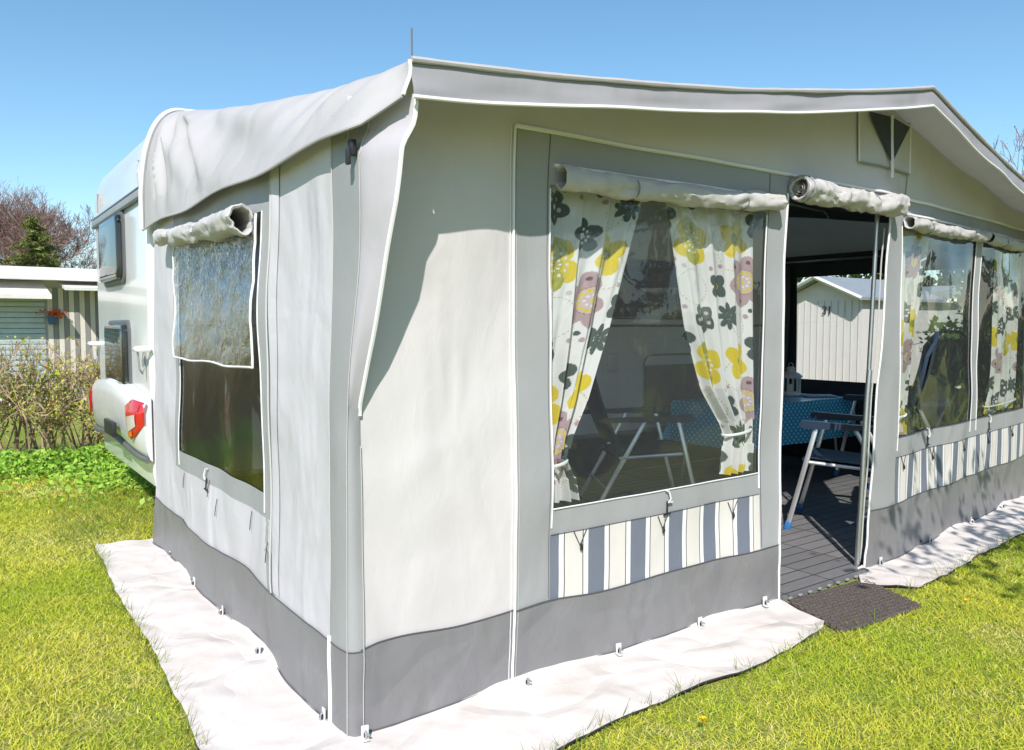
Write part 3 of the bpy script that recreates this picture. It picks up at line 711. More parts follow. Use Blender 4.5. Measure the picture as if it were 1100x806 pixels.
# deck inside
a=MB()
dp=[(.06,.06),(2.36,.06),(2.36,-.025),(3.14,-.025),(3.16,.06),(6.16,.43),(6.16,2.92),(.06,2.92)]; n=len(dp)
a.add([(x,y,.028) for x,y in dp]+[(x,y,-.004) for x,y in dp],[tuple(range(n)),tuple(range(2*n-1,n-1,-1))]+[(i+n,(i+1)%n+n,(i+1)%n,i) for i in range(n)]); dk=a.build('floor',M['deck'],smooth=False); tag(dk,kind='structure')
# deck edge connectors at the doorway
a=MB()
for k in range(9):
    x=2.40+k*.085; a.box((x,-.034,.016),(.026,.014,.012),bev=.003)
tag(a.build('floor_clips',M['trimgrey']),kind='structure')

# ------------------------------------------------------------------ ground sheets (mud flaps)
def apron(name,outer,inner,label,seed,edge=None):
    """outer/inner: matching polylines"""
    def at(pl,s):
        L=[0]
        for a,b in zip(pl,pl[1:]): L.append(L[-1]+math.dist(a,b))
        d=s*L[-1]; return (interp(d,L,[p[0] for p in pl]),interp(d,L,[p[1] for p in pl]))
    def P(s,t):
        i=at(inner,s); o=at(outer,s)
        x=lerp(i[0],o[0],t); y=lerp(i[1],o[1],t)
        z=.010+.009*(N2(x*3,y*3,seed)+.6)+.006*N2(x*9,y*9,seed)+.004*N2(x*2+y*7,y*3,seed+3)
        e=abs(t-1)
        if t>.9: 
            wv=.014*N2(s*23,seed)+.009*N2(s*60,seed+4); x+=wv*(o[0]-i[0])/.4*((t-.9)*10); y+=wv*(o[1]-i[1])/.4*((t-.9)*10)
            z+=(.012*N2(s*17,seed+1)+.004)*((t-.9)*10)
        z+=.018*math.exp(-(t/.06)**2)
        return (x,y,max(.006,z))
    a=MB(); a.sheet(P,lin(0,1,160),lin(0,1,26)); o=a.build(name,M['apron']); tag(o,label,'ground sheet')
    q=MB(); q.tube([Vector(P(s,1.0))+Vector((0,0,-.003)) for s in lin(*(edge or (0,1)),120)],.004,5); q.build('hem',M['apronedge'],o)
    return o
apron('ground_sheet',[(-.33,3.10),(-.38,1.885),(-.375,1.177),(-.405,.589),(-.42,.233),(-.44,-.2),(-.40,-.50),(-.1,-.56),(.25,-.52),(.621,-.47),(1.012,-.425),(1.514,-.447),(1.9,-.41),(2.16,-.377),(2.24,-.33)],
      [(.03,3.08),(.02,1.9),(.02,1.2),(.02,.6),(.02,.25),(.02,.1),(.02,.03),(.03,.02),(.3,.02),(.7,.02),(1.1,.02),(1.5,.02),(1.9,.02),(2.2,.02),(2.35,.02)],
      'long white ground sheet wrapping the near corner of the awning',1.0,(.45,.97))
apron('ground_sheet',[(2.90,-.12),(3.1,-.33),(3.4,-.31),(3.9,-.25),(4.78,-.165),(5.6,-.07),(6.3,.02)],
      [(3.10,.02),(3.2,.03),(3.5,.06),(3.9,.11),(4.78,.215),(5.6,.315),(6.25,.39)],
      'white ground sheet in front of the striped panel right of the doorway',5.0)

# pegs
def make_peg():
    r=thing('tent_peg','',  'tent peg')
    a=MB(); a.box((0,0,.030),(.026,.006,.045),bev=.002); a.box((0,-.006,.008),(.022,.03,.005),bev=.002)
    a.build('ladder_strap',M['ladder'],r)
    b=MB(); b.tube([(0,-.012,-.02),(0,-.012,.028),(0,-.008,.034),(0,-.0,.034),(0,.004,.028)],.0036,6); b.tube([(0,-.012,.03),(.012,-.018,.024)],.004,5); b.build('hook',M['peg'],r)
    c=MB(); c.box((0,-.004,.022),(.011,.008,.014),bev=.001); c.build('rubber_eye',M['black'],r)
    return r
pegs=[(.012,3.037,-90),(.006,2.571,-90),(-.022,1.924,-90),(-.022,1.392,-90),(-.024,.843,-90),(-.020,.149,-90),(.045,-.048,0),(.72,-.045,0),(1.211,-.035,0),(1.723,-.032,0),(2.199,-.03,0),(3.305,.0,7),(4.011,.07,7),(4.741,.155,7),(5.429,.24,7)]
peg_lbl=['tent peg at the far left end of the side skirt beside the caravan','second tent peg from the caravan along the left side skirt','third tent peg from the caravan along the left side skirt','fourth tent peg from the caravan along the left side skirt','fifth tent peg from the caravan along the left side skirt','tent peg on the side skirt just before the near corner','tent peg at the very corner with a white ladder strap','tent peg at the foot of the white front zip','tent peg under the left half of the front striped panel','tent peg under the right half of the front striped panel','tent peg beside the doorway left edge','tent peg just right of the doorway','tent peg under the first window right of the door','tent peg under the mullion between the right windows','tent peg nearest the right edge of the photo']
pg=make_peg()
for i,(x,y,a_) in enumerate(pegs):
    o=pg if i==0 else copy_tree(pg)
    o.location=(x,y,.012); o.rotation_euler=(0,0,R(a_)+random.uniform(-.2,.2)); tag(o,peg_lbl[i],'tent peg','tent pegs along the skirt')

# ------------------------------------------------------------------ door mat
dm=MB(); c0=Vector((2.205,-.445,0)); ux=Vector((.62,-.04,0)); uy=Vector((.165,.40,0))
ux=Vector((.64,-.035,0)); uy=Vector((.15,.395,0)); nx_,ny_=21,14
cr_=.5*ux.length/nx_*1.12
for i in range(nx_):
    for j in range(ny_):
        c=c0+ux*((i+.5+(.5 if j%2 else 0))/(nx_+.5))+uy*((j+.5)/ny_)
        n=6; ro=cr_*1.02; ri=cr_*.58; h=.020+.003*random.random()
        vs=[];
        for rr,z in ((ro,.008),(ro,h*.8),(ro*.84,h),(ri,h),(ri*.9,.009)):
            for k in range(n):
                a_=2*PI*(k+.5)/n+.1; vs.append(c+Vector((math.cos(a_)*rr,math.sin(a_)*rr,z)))
        fs=[]
        for q in range(4):
            for k in range(n): fs.append((q*n+k,q*n+(k+1)%n,(q+1)*n+(k+1)%n,(q+1)*n+k))
        dm.add(vs,fs)
dm.add([c0+Vector((0,0,.007)),c0+ux+Vector((0,0,.007)),c0+ux+uy+Vector((0,0,.007)),c0+uy+Vector((0,0,.007))],[(0,1,2,3)])
tag(dm.build('door_mat',M['matrub'],smooth=False),'dark brown rubber honeycomb mat lying before the doorway','door mat')

# ------------------------------------------------------------------ curtains (fabric print evaluated per vertex)
def print_pattern(U,V):
    """floral print in metres: returns rgb array"""
    T=.60
    rgb=np.ones(U.shape+(3,))*np.array([.80,.775,.75])
    GR=np.array([.075,.10,.088]); YE=np.array([.72,.55,.03]); OL=np.array([.40,.38,.03]); MA=np.array([.47,.33,.345]); MD=np.array([.16,.09,.10]); WH=np.array([.8,.77,.75]); PK=np.array([.62,.50,.50])
    def put(mask,c):
        rgb[mask]=c
    def each(cx,cy):
        x=(U-cx+T/2)%T-T/2; y=(V-cy+T/2)%T-T/2; return x,y
    def ring(cx,cy,r0,r1,c,dots=0):
        x,y=each(cx,cy); r=np.hypot(x,y); m=(r>r0)&(r<r1)
        if dots: m&=(np.sin(np.arctan2(y,x)*dots)>-.1)
        put(m,c)
    def petals(cx,cy,n,R0,pr,c,ph=0,el=1.0):
        x,y=each(cx,cy)
        for k in range(n):
            a=2*PI*k/n+ph; px,py=math.cos(a)*R0,math.sin(a)*R0
            dx=x-px; dy=y-py; u=dx*math.cos(a)+dy*math.sin(a); v=-dx*math.sin(a)+dy*math.cos(a)
            put((u/el)**2+v**2<pr*pr,c)
    def dots(cx,cy,n,R0,pr,c,ph=0): petals(cx,cy,n,R0,pr,c,ph)
    ring(.15,.30,.085,.088,OL,34); ring(.47,.12,.075,.078,OL,30); ring(.42,.46,.06,.063,OL,24)
    # yellow/olive flower
    petals(.13,.08,4,.062,.048,YE,.5); petals(.13,.08,2,.066,.047,OL,1.6)
    ring(.13,.08,.0,.036,OL); dots(.13,.08,12,.052,.0065,WH); dots(.13,.08,9,.026,.005,WH); ring(.13,.08,.0,.010,MD); ring(.13,.08,0,.005,YE)
    # mauve flower
    petals(.36,.24,6,.075,.044,MA,.3,1.25); dots(.36,.24,6,.098,.010,MD,.3); ring(.36,.24,0,.058,PK); dots(.36,.24,13,.046,.0085,YE); ring(.36,.24,.058,.061,MD,24); dots(.36,.24,8,.025,.005,WH); ring(.36,.24,0,.009,YE)
    # dark green flowers
    petals(.10,.45,5,.042,.030,GR,.2,1.15); dots(.10,.45,5,.040,.009,PK,.2); ring(.10,.45,0,.012,WH)
    petals(.50,.42,8,.042,.0145,GR,.1,1.9); ring(.50,.42,0,.016,GR)
    petals(.57,.28,4,.034,.028,GR,.9,1.2); dots(.57,.28,6,.012,.004,YE)
    petals(.28,.56,5,.046,.030,GR,.8,1.15); dots(.28,.56,9,.030,.006,WH); 
    petals(.44,.04,4,.052,.040,YE,1.1,1.25); ring(.44,.04,0,.030,OL); dots(.44,.04,8,.020,.004,MD)
    for (a,b,c) in ((.22,.40,MA),(.25,.37,MA),(.20,.20,PK),(.24,.17,MA),(.54,.18,MA),(.33,.38,GR),(.35,.41,MA),(.02,.20,MA)): 
        ring(a,b,0,.011,c)
    return rgb
def curtain(label,edge,zs,ws,dirx,z0,z1,tie,yin,uoff,voff,full=.62,seed=0):
    """edge: x of fixed side; width interpolated over zs; dirx +1 extends to +x"""
    nu,nv=190,380
    us=np.linspace(0,1,nu); vs=np.linspace(z0,z1,nv)
    o=[]
    pat=np.zeros((nu,nv,2))
    W=[interp(z,zs,ws) for z in vs]
    pos=np.zeros((nu,nv,3))
    for j,z in enumerate(vs):
        wdt=W[j]; gather=1-wdt/full
        amp=.008+.030*gather*(1 if abs(z-tie)>.06 else .6)
        for i,u in enumerate(us):
            wob=.02*N2(z*2.2,u*3,seed)
            x=edge+dirx*wdt*(u+.02*math.sin(u*21+seed)*(1-u)*u*4)
            y=yin+amp*(math.sin(u*2*PI*3.5+z*1.3+seed+2*wob*10)+.35*math.sin(u*2*PI*8+seed*2-z*2))
            px,py,nx,ny=bend(x)
            pos[i,j]=(px-nx*y*1.0,py-ny*y,z)
            pat[i,j]=(uoff+u*full*.86,voff-z*1.04+ .05*(u-.5)*math.sin((z1-z)*2))
    rgb=print_pattern(pat[...,0],pat[...,1])
    idx=np.arange(nu*nv).reshape(nu,nv)
    q=np.stack([idx[:-1,:-1],idx[1:,:-1],idx[1:,1:],idx[:-1,1:]],-1).reshape(-1,4)
    me=bpy.data.meshes.new('curtain'); me.from_pydata(pos.reshape(-1,3).tolist(),[],q.tolist())
    ca_=me.color_attributes.new('Col','FLOAT_COLOR','POINT'); c4=np.ones((nu*nv,4)); c4[:,:3]=rgb.reshape(-1,3); ca_.data.foreach_set('color',c4.ravel().astype(np.float32))
    me.polygons.foreach_set('use_smooth',[True]*len(q)); me.materials.append(M['curtain']); me.update()
    ob=bpy.data.objects.new('curtain',me); COL.objects.link(ob); tag(ob,label,'curtain','floral curtains inside the awning windows')
    # tie band
    wt=interp(tie,zs,ws); b=MB()
    pts=[]
    for k in range(20):
        a=2*PI*k/20; x=edge+dirx*(wt*.5+math.cos(a)*(wt*.52)); y=yin+math.sin(a)*.045; px,py,nx,ny=bend(x); pts.append((px-nx*y,py-ny*y,tie+.01*math.cos(a)*dirx))
    b.tube(pts,.007,6,closed=True); b.build('tie_band',M['curtain' if False else 'swhite'],ob)
    return ob
curtain('floral curtain tied back on the left of the big front window',.878,[.66,.78,.86,.95,1.1,1.4,1.7,1.97],[.19,.16,.115,.14,.23,.36,.47,.56],1,.68,1.95,.84,.075,.03,.0,seed=1.0)
curtain('floral curtain tied back beside the doorway in the big front window',2.182,[.66,.78,.86,.95,1.1,1.4,1.7,1.97],[.20,.185,.17,.22,.34,.46,.53,.60],-1,.68,1.95,.88,.075,.31,.13,seed=3.0)
curtain('narrow floral curtain just right of the doorway',3.56,[.70,.82,.9,1.1,1.5,1.97],[.16,.14,.13,.22,.34,.46],1,.74,1.97,.86,.045,.12,.3,seed=5.0,full=.5)
curtain('shaded floral curtain at the right edge of the photo',6.015,[.70,.82,.9,1.1,1.5,1.97],[.75,.68,.62,.58,.56,.55],-1,.74,1.97,.80,.075,.4,.2,seed=8.0,full=.8)

# ------------------------------------------------------------------ caravan
cv=thing('caravan','white touring caravan behind the awning, its rear end with red tail lights','caravan',(0,2.99,0))
CY0,CY1=0.0,2.14
prof=[(.02,.36),(0,.50),(0,1.2),(0,2.42),(.018,2.53),(.065,2.63),(.14,2.70),(.25,2.745),(.5,2.765),(3.2,2.79),(5.9,2.765),(6.15,2.74),(6.3,2.66),(6.38,2.5),(6.40,2.2),(6.40,.5),(6.38,.36)]
def ring_in(d):
    cx_,cz_=3.2,1.5; o=[]
    for x,z in prof: o.append((x+(d if x<3.2 else -d)*(1 if abs(x-3.2)>2.6 else 0), z-(d if z>2 else -d if z<.4 else 0)))
    return o
b=MB(); ys=[(CY0,.045),(CY0+.012,.016),(CY0+.04,.0),(CY1-.10,0),(CY1-.035,.02),(CY1-.008,.06),(CY1,.10)]
vs=[];fs=[]; n=len(prof)
for y,d in ys:
    for x,z in ring_in(d): vs.append((x,y,z))
for i in range(len(ys)-1):
    for j in range(n): fs.append((i*n+j,i*n+(j+1)%n,(i+1)*n+(j+1)%n,(i+1)*n+j))
fs.append(tuple(range(n))); fs.append(tuple((len(ys)-1)*n+j for j in range(n-1,-1,-1)))
b.add(vs,fs); body=b.build('body',M['gel'],cv,angle=25)
a=MB(); a.box((-.008,1.07,2.245),(.03,2.05,.05),bev=.006); a.box((-.004,1.07,2.285),(.02,2.05,.012),mi=1); a.box((-.010,1.07,2.213),(.022,2.05,.010),mi=1); a.build('trim_strip',[M['trimgrey'],M['trimdark']],cv)
# rear windows
def rwin(y0,y1,z0,z1,name='rear_window'):
    cy,cz=(y0+y1)/2,(z0+z1)/2; hw,hh=(y1-y0)/2,(z1-z0)/2
    def rr(e,x,r=.07):
        o=[]
        for (sy,sz,a0) in ((1,1,0),(-1,1,90),(-1,-1,180),(1,-1,270)):
            for k in range(7):
                t=R(a0+k*15); o.append((x,cy+sy*(hw-r+e)+math.cos(t)*r,cz+sz*(hh-r+e)+math.sin(t)*r))
        return o
    def loft(rings,m,nm,par):
        q=MB(); n=len(rings[0]); vs=[p for r_ in rings for p in r_]; fs=[]
        for i in range(len(rings)-1):
            for j in range(n): fs.append((i*n+j,i*n+(j+1)%n,(i+1)*n+(j+1)%n,(i+1)*n+j))
        fs.append(tuple((len(rings)-1)*n+j for j in range(n))); q.add(vs,fs); return q.build(nm,m,par)
    f=loft([rr(.02,.01),rr(.02,-.012),rr(.005,-.02),rr(-.01,-.018)],M['rubber'],name,cv)
    loft([rr(-.012,-.012),rr(-.012,-.042),rr(-.02,-.050),rr(-.05,-.053)],M['acryl'],'pane',f)
    q=MB(); q.box((-.055,cy,z0+.035),(.012,(y1-y0)*.8,.018),bev=.004); q.build('window_latch',M['trimgrey'],f)
    return f
rwin(.75,1.60,1.72,2.20); rwin(.64,1.46,.955,1.42)
# grab handles
for y in (.10,2.08):
    q=MB(); q.tube([(-.0,y,1.29),(-.03,y,1.285),(-.085,y+.0,1.26),(-.12,y,1.25)] if False else [(.0,y-.10,1.25),(-.05,y-.10,1.25),(-.065,y-.07,1.25),(-.065,y+.07,1.25),(-.05,y+.10,1.25),(.0,y+.10,1.25)],.017,8); h_=q.build('grab_handle',M['gel'],cv)
    q=MB(); q.tube([(-.06,y-.02,1.245),(-.05,y-.02,1.12),(-.03,y-.0,1.09),(-.01,y+.02,1.13),(-.01,y+.02,1.25)],.006,6); q.build('handle_loop',M['trimgrey'],h_)
# bumper with lights
bp=MB(); bys=lin(-.0,2.16,26)
def bpt(y,k):
    bul=.098*max(.45,1-abs((y-1.07)/1.105)**7*.75)
    pr=[(0,1.0),(-.55,.985),(-.9,.95),(-1.0,.88),(-1.0,.80),(-.9,.70),(-.72,.62),(-.35,.565),(0,.55)]
    dx,z=pr[k]; zz=z+(.02*math.cos((y-1.07)*3.0) if k>2 else .04*math.cos((y-1.07)*2.6)-.02)
    return (dx*bul-.002,y,zz)
bp.sheet(lambda y,k:bpt(y,k),bys,range(9),flip=True); bp.add([bpt(bys[0],k) for k in range(9)],[tuple(range(9))]); bp.add([bpt(bys[-1],k) for k in range(9)],[tuple(range(8,-1,-1))]); bump=bp.build('bumper',M['gelgrey'],cv,angle=60)
q=MB(); q.tube([Vector(bpt(y,7))+Vector((-.015,0,-.005)) for y in bys],.02,6); q.build('bumper_lower_trim',M['chassis'],bump)
q=MB(); q.box((-.126,.78,.68),(.03,.34,.10),bev=.004); q.build('number_plate_holder',M['black'],bump)
def light(y0,y1,flip):
    def L(f0,f1,k0,k1,off,m,nm,par):
        q=MB()
        def P(u,v):
            y=lerp(y0,y1,u)
            # teardrop: top edge and bottom edge curves
            top=.925-.055*(1-min(1,u*2.2))**2-.02*u*u; bot=(lerp(.865,.655,smooth(u/.36)) if u<.36 else lerp(.655,.775,((u-.36)/.64)**1.2))
            z=lerp(bot,top,v)
            bul=.098*max(.45,1-abs((y-1.07)/1.105)**7*.75)
            x=-bul*(1.0+.10*math.sin(PI*v)*math.sin(PI*u))-.012*math.sin(PI*min(1,max(0,v)))**.5*math.sin(PI*min(1,max(0,u)))**.5-off+.035*max(0,v-.6)
            return (x,y,z)
        q.sheet(lambda u,v:P(u,v),lin(f0,f1,26),lin(k0,k1,22),flip=not flip); return q.build(nm,m,par,angle=85)
    a=L(0,1,0,1,.004,M['red'],'tail_light',cv)
    L(.20,.72,.20,.58,.009,M['clear'],'reverse_lens',a); L(.22,.55,.04,.17,.010,M['orange'],'indicator_lens',a); L(.16,.80,.66,.90,.008,M['red'],'brake_lens',a)
light(.345,-.015,False); light(1.83,2.165,True)
# printed marks near the top corners (too faint to read in the photo)
q=MB(); q.box((.004,1.90,2.40),(.012,.035,.15)); 
q.build('faded_badge',M['fadedred'],body)
q=MB()
for k,(dy,dz,h) in enumerate(((.10,0,.10),(.14,.0,.07),(.17,0,.07),(.215,0,.07),(.25,0,.07),(.29,.0,.05))):
    q.box((.004,1.90-dy,2.405+dz+h/2-.05),(.012,.012,h))
q.build('faded_lettering',M['fadedgrey'],body)
q=MB(); q.tube([(.006,.22,2.44),(.004,.225,2.40),(.004,.20,2.36),(.004,.205,2.31)],.010,5); q.tube([(.004,.225,2.40),(.004,.255,2.37),(.004,.25,2.32)],.007,5); q.tube([(.006,.215,2.465),(.006,.215,2.475)],.014,6); q.build('faded_emblem',M['fadedgrey'],body)
# chassis, steady leg
a=MB(); a.box((3.2,1.07,.40),(6.0,1.8,.12)); a.build('chassis',M['chassis'],cv)
a=MB(); a.tube([(.75,.5,.40),(.22,.62,.07)],.028,6); a.box((.2,.63,.06),(.12,.10,.02)); a.build('steady_leg',M['chassis'],cv)
# awning-side details on the side wall (y=0)
sw_=rr=None
def sidewin(x0,x1,z0,z1):
    q=MB(); q.box(((x0+x1)/2,-.018,(z0+z1)/2),(x1-x0,.04,z1-z0),bev=.018); f=q.build('side_window',M['rubber'],cv)
    q=MB(); q.box(((x0+x1)/2,-.041,(z0+z1)/2),(x1-x0-.05,.012,z1-z0-.05),bev=.005); q.build('pane',M['acryl'],f)
sidewin(3.0,5.5,1.46,2.02); sidewin(.8,2.1,1.46,2.02)
a=MB(); a.box((3.2,-.008,1.40),(6.2,.02,.02),bev=.004); a.build('side_trim',M['trimdark'],cv)
a=MB(); a.box((3.2,-.010,.40),(6.2,.024,.035),bev=.006); a.build('side_rail',M['trimgrey'],cv)
# service hatch
def hatch_path(x0,x1,z0,z1,r,y):
    o=[(x0,y,z0)]; o+=[(x0,y,z1-r)]
    for k in range(7):
        t=R(180-k*15); o.append((x0+r+math.cos(t)*r,y,z1-r+math.sin(t)*r))
    for k in range(7):
        t=R(90-k*15); o.append((x1-r+math.cos(t)*r,y,z1-r+math.sin(t)*r))
    o.append((x1,y,z0)); return o
q=MB(); q.tube(hatch_path(4.36,5.4,.45,1.12,.10,-.006),.009,6); hf=q.build('service_hatch',M['trimgrey'],cv)
q=MB(); q.box((4.88,-.006,.74),(1.0,.010,.56)); q.build('hatch_panel',M['hatchpink'],hf)
text('model_number','490',.135,(4.99,-.004,1.30),(R(90),0,0),M['ink'],cv)
q=MB(); q.box((3.95,-.01,1.06),(.13,.02,.16),bev=.015); q.build('socket_cover',M['gelgrey'],cv)
a=MB(); a.box((3.2,.02,.20),(6.1,.01,.34)); a.build('draught_skirt',M['darkcloth'],cv)
for wx in (3.3,):
    a=MB()
    a.tube([(wx+math.cos(2*PI*k/28)*.25,.14,.31+math.sin(2*PI*k/28)*.25) for k in range(28)],.07,10,closed=True); wh=a.build('wheel',M['black'],cv)
    a=MB(); a.tube([(wx,.08,.31),(wx,.20,.31)],.19,24); a.build('rim',M['alu'],wh)

# ------------------------------------------------------------------ interior furniture
# table + cloth
TX0,TX1,TY0,TY1,TZ=4.24,5.80,1.74,2.50,.735
tb=thing('folding_table','folding camping table standing under the blue cloth','table',((TX0+TX1)/2,(TY0+TY1)/2,.028))
a=MB(); a.box((0,0,TZ-.028-.016),(TX1-TX0-.03,TY1-TY0-.03,.022),bev=.004); a.build('table_top',M['wallwhite'],tb)
for sx_ in (-1,1):
    for sy_ in (-1,1):
        a=MB(); a.tube([(sx_*.62,sy_*.30,.68),(sx_*.70,sy_*.33,0)],.014,8); a.build('leg',M['steel'],tb)
cl=MB(); D=.36
def cloth(u,v):
    """u,v arc-length coords from table centre"""
    hx,hy=(TX1-TX0)/2,(TY1-TY0)/2
    x=max(-hx,min(hx,u)); y=max(-hy,min(hy,v)); ex=abs(u)-hx if abs(u)>hx else 0; ey=abs(v)-hy if abs(v)>hy else 0
    d=max(ex,ey); fold=.018*math.sin(u*9+.5)*(ey/D)+.016*math.sin(v*11)*(ex/D)
    ox=(math.copysign(1,u)*(.012+.03*ex/D+fold*(ex>0)) if ex>0 else 0); oy=(math.copysign(1,v)*(.012+.03*ey/D+fold*(ey>0)) if ey>0 else 0)
    if ex>0 and ey>0: ox*=1.0+.6*min(ex,ey)/D; oy*=1.0+.6*min(ex,ey)/D
    z=TZ-d+.004*N2(u*4,v*4)
    return ((TX0+TX1)/2+x+ox,(TY0+TY1)/2+y+oy,z)
hx,hy=(TX1-TX0)/2,(TY1-TY0)/2
us=lin(-hx-D,-hx,10)+lin(-hx,hx,40)[1:]+lin(hx,hx+D,10)[1:]; vs_=lin(-hy-D,-hy,10)+lin(-hy,hy,24)[1:]+lin(hy,hy+D,10)[1:]
cl.sheet(cloth,us,vs_); co=cl.build('tablecloth',M['cloth']); tag(co,'bright blue patterned oilcloth hanging over the table','tablecloth')
uvl=co.data.uv_layers.new(name='UVMap'); nvv=len(vs_)
uvs=np.zeros((len(co.data.loops),2),dtype=np.float32); li=np.zeros(len(co.data.loops),dtype=np.int32); co.data.loops.foreach_get('vertex_index',li)
uvs[:,0]=np.array(us)[li//nvv]; uvs[:,1]=np.array(vs_)[li%nvv]; uvl.data.foreach_set('uv',uvs.ravel())
# lantern
ln=thing('lantern','small white metal lantern standing on the blue tablecloth','lantern',(5.50,2.17,TZ+.004),R(20))
n=6
def hexr(r): return [(r*math.cos(2*PI*k/6),r*math.sin(2*PI*k/6)) for k in range(6)]
a=MB(); a.lathe([(0,0),(.105,0),(.108,.012),(.098,.022),(.098,.030),(0,.030)],n=6); a.build('base',M['lantern'],ln,smooth=False)
a=MB()
for x,y in hexr(.088): a.box((x,y,.10),(.016,.016,.15))
a.lathe([(.080,.162),(.100,.162),(.100,.178),(.080,.178)],n=6); a.build('cage',M['lantern'],ln,smooth=False)
a=MB(); a.lathe([(.105,.172),(.108,.180),(.085,.205),(.055,.220),(.038,.226),(.038,.245),(.044,.250),(.040,.262),(.022,.272),(0,.274)],n=18); a.build('cap',M['lantern'],ln)
a=MB(); a.tube([(0,math.cos(t)*.022,.285+math.sin(t)*.022) for t in lin(0,2*PI,16)[:-1]],.003,6,closed=True); a.build('hanging_ring',M['lantern'],ln)
a=MB(); a.lathe([(.032,.03),(.032,.10),(.028,.104),(0,.100)],n=14); a.build('candle',M['candle'],ln)
# leaflet on the table
a=MB(); a.box((0,0,.004),(.21,.30,.006),bev=.001); lf=a.build('magazine',M['paper']); lf.location=(5.62,1.95,TZ+.006); lf.rotation_euler=(0,0,.9); tag(lf,'thin magazine lying on the blue tablecloth','magazine')

def make_chair(label):
    """folding armchair facing +x; floor at z=0"""
    r=thing('folding_chair',label,'chair',(0,0,0),0,'folding chairs round the table')
    W=.275
    q=MB(); q.sheet(lambda x,y:(x,y,.455-.02*math.cos(y/W*PI/2)-.03*(.25-x)/.5),lin(-.20,.26,8),lin(-.235,.235,8)); q.sheet(lambda x,y:(x,y,.43-.02*math.cos(y/W*PI/2)-.03*(.25-x)/.5),lin(-.20,.26,8),lin(-.235,.235,8),flip=True)
    q.tube([(.265,-.235,.44),(.275,0,.43),(.265,.235,.44)],.017,8); q.build('seat',M['navy'],r)
    def bk(u,y): return (-.20-.20*u-.03*math.sin(u*PI)+.02*(1-(y/.235)**2)*-1,y,.50+.66*u)
    q=MB(); q.sheet(lambda u,y:bk(u,y),lin(0,1,12),lin(-.225,.225,8)); q.sheet(lambda u,y:tuple(Vector(bk(u,y))+Vector((-.02,0,-.004))),lin(0,1,12),lin(-.225,.225,8),flip=True); q.build('backrest',M['navy'],r)
    q=MB(); q.tube([(-.17,-.245,.42)]+[tuple(Vector(bk(u,-.245))) for u in lin(.05,.9,6)]+[(-.425,-.21,1.17),(-.435,-.14,1.215),(-.437,0,1.225),(-.435,.14,1.215),(-.425,.21,1.17)]+[tuple(Vector(bk(u,.245))) for u in lin(.9,.05,6)]+[(-.17,.245,.42)],.0125,8); q.build('back_frame',M['navyarm'],r)
    for s in (-1,1):
        y=s*W
        q=MB(); 
        P=[(.29,.648),(.30,.668),(.28,.690),(.0,.678),(-.32,.668),(-.345,.655),(-.32,.640),(-.02,.645),(.26,.640)]
        vs=[(x,y-.024,z) for x,z in P]+[(x,y+.024,z) for x,z in P]; n=len(P)
        q.add(vs,[tuple(range(n)),tuple(range(2*n-1,n-1,-1))]+[(i,i+n,(i+1)%n+n,(i+1)%n) for i in range(n)]); q.build('armrest',M['navyarm'],r)
        for nm,pp_ in (('leg',[(.20,.645),(.35,.035)]),('leg',[(-.02,.645),(-.36,.035)])):
            q=MB(); (x0,z0),(x1,z1)=pp_
            d=Vector((x1-x0,0,z1-z0)); ang=math.atan2(d.x,-d.z)
            rot=Matrix.Rotation(-ang,3,'Y')
            q.box(((x0+x1)/2,y+(.0 if x1>0 else -.018*s),(z0+z1)/2),(.030,.016,d.length),rot=rot,bev=.005); lg=q.build(nm,M['alu'],r)
            q=MB(); q.box((x1+d.normalized().x*.01,y+(.0 if x1>0 else -.018*s),.025),(.040,.024,.055),rot=rot,bev=.006); q.build('foot_cap',M['bluecap'] if x1>0 else M['black'],lg)
        q=MB(); q.tube([(.26,y*.93,.43),(-.19,y*.93,.405)],.012,8); q.build('seat_rail',M['alu'],r)
    q=MB(); q.tube([(-.27,-W*.95,.20),(-.27,W*.95,.20)],.010,8); q.build('stretcher',M['alu'],r)
    return r
c1=make_chair('dark blue folding armchair nearest the doorway with blue foot caps'); c1.scale=(1.08,)*3; c1.location=(3.97,.58,.028); c1.rotation_euler=(0,0,R(117))
c2=copy_tree(c1); c2['label']='dark blue folding chair at the right end of the table under the far window'; c2.location=(6.02,1.62,.028) if False else (5.72,1.25,.028); c2.rotation_euler=(0,0,R(150))
c3=copy_tree(c1); c3['label']='dark folding armchair seen through the big front window'; c3.location=(3.10,1.78,.028); c3.rotation_euler=(0,0,R(-30))

# ------------------------------------------------------------------ left background: chalet, hedge, trees
hs=thing('chalet','low white flat roofed chalet behind the hedge with blue shutter','chalet',(0,14,0))
a=MB(); a.box((-.5,2.0,1.12),(6.4,4.0,2.24)); a.build('wall',M['wallwhite'],hs,smooth=False)
a=MB(); a.box((-.5,1.85,2.33),(7.2,4.6,.16),bev=.02); a.box((-.5,-.47,2.30),(7.2,.06,.22),bev=.01); a.build('roof',M['roofwhite'],hs,smooth=False)
a=MB(); a.add([(-2.2,-.02,2.20),(.36,-.02,2.20),(.46,-.62,1.93),(-2.3,-.62,1.93),(-2.2,-.02,2.10),(.36,-.02,2.10),(.46,-.62,1.86),(-2.3,-.62,1.86)],[(0,1,2,3),(7,6,5,4),(3,2,6,7),(1,5,6,2),(0,3,7,4)]); a.build('shutter_hood',M['hood'],hs,smooth=False)
a=MB()
for k in range(16): a.box((-.95,-.03-.0,.45+k*.095),(2.7,.05,.088),bev=.012)
a.build('roller_shutter',M['shutter'],hs)
a=MB()
for k in range(11):
    x=.44+k*.085; a.box((x+.042,-.02,1.05),(.080,.05,2.05),mi=k%2)
a.build('board_panel',[M['board_beige'],M['board_grey']],hs,smooth=False)
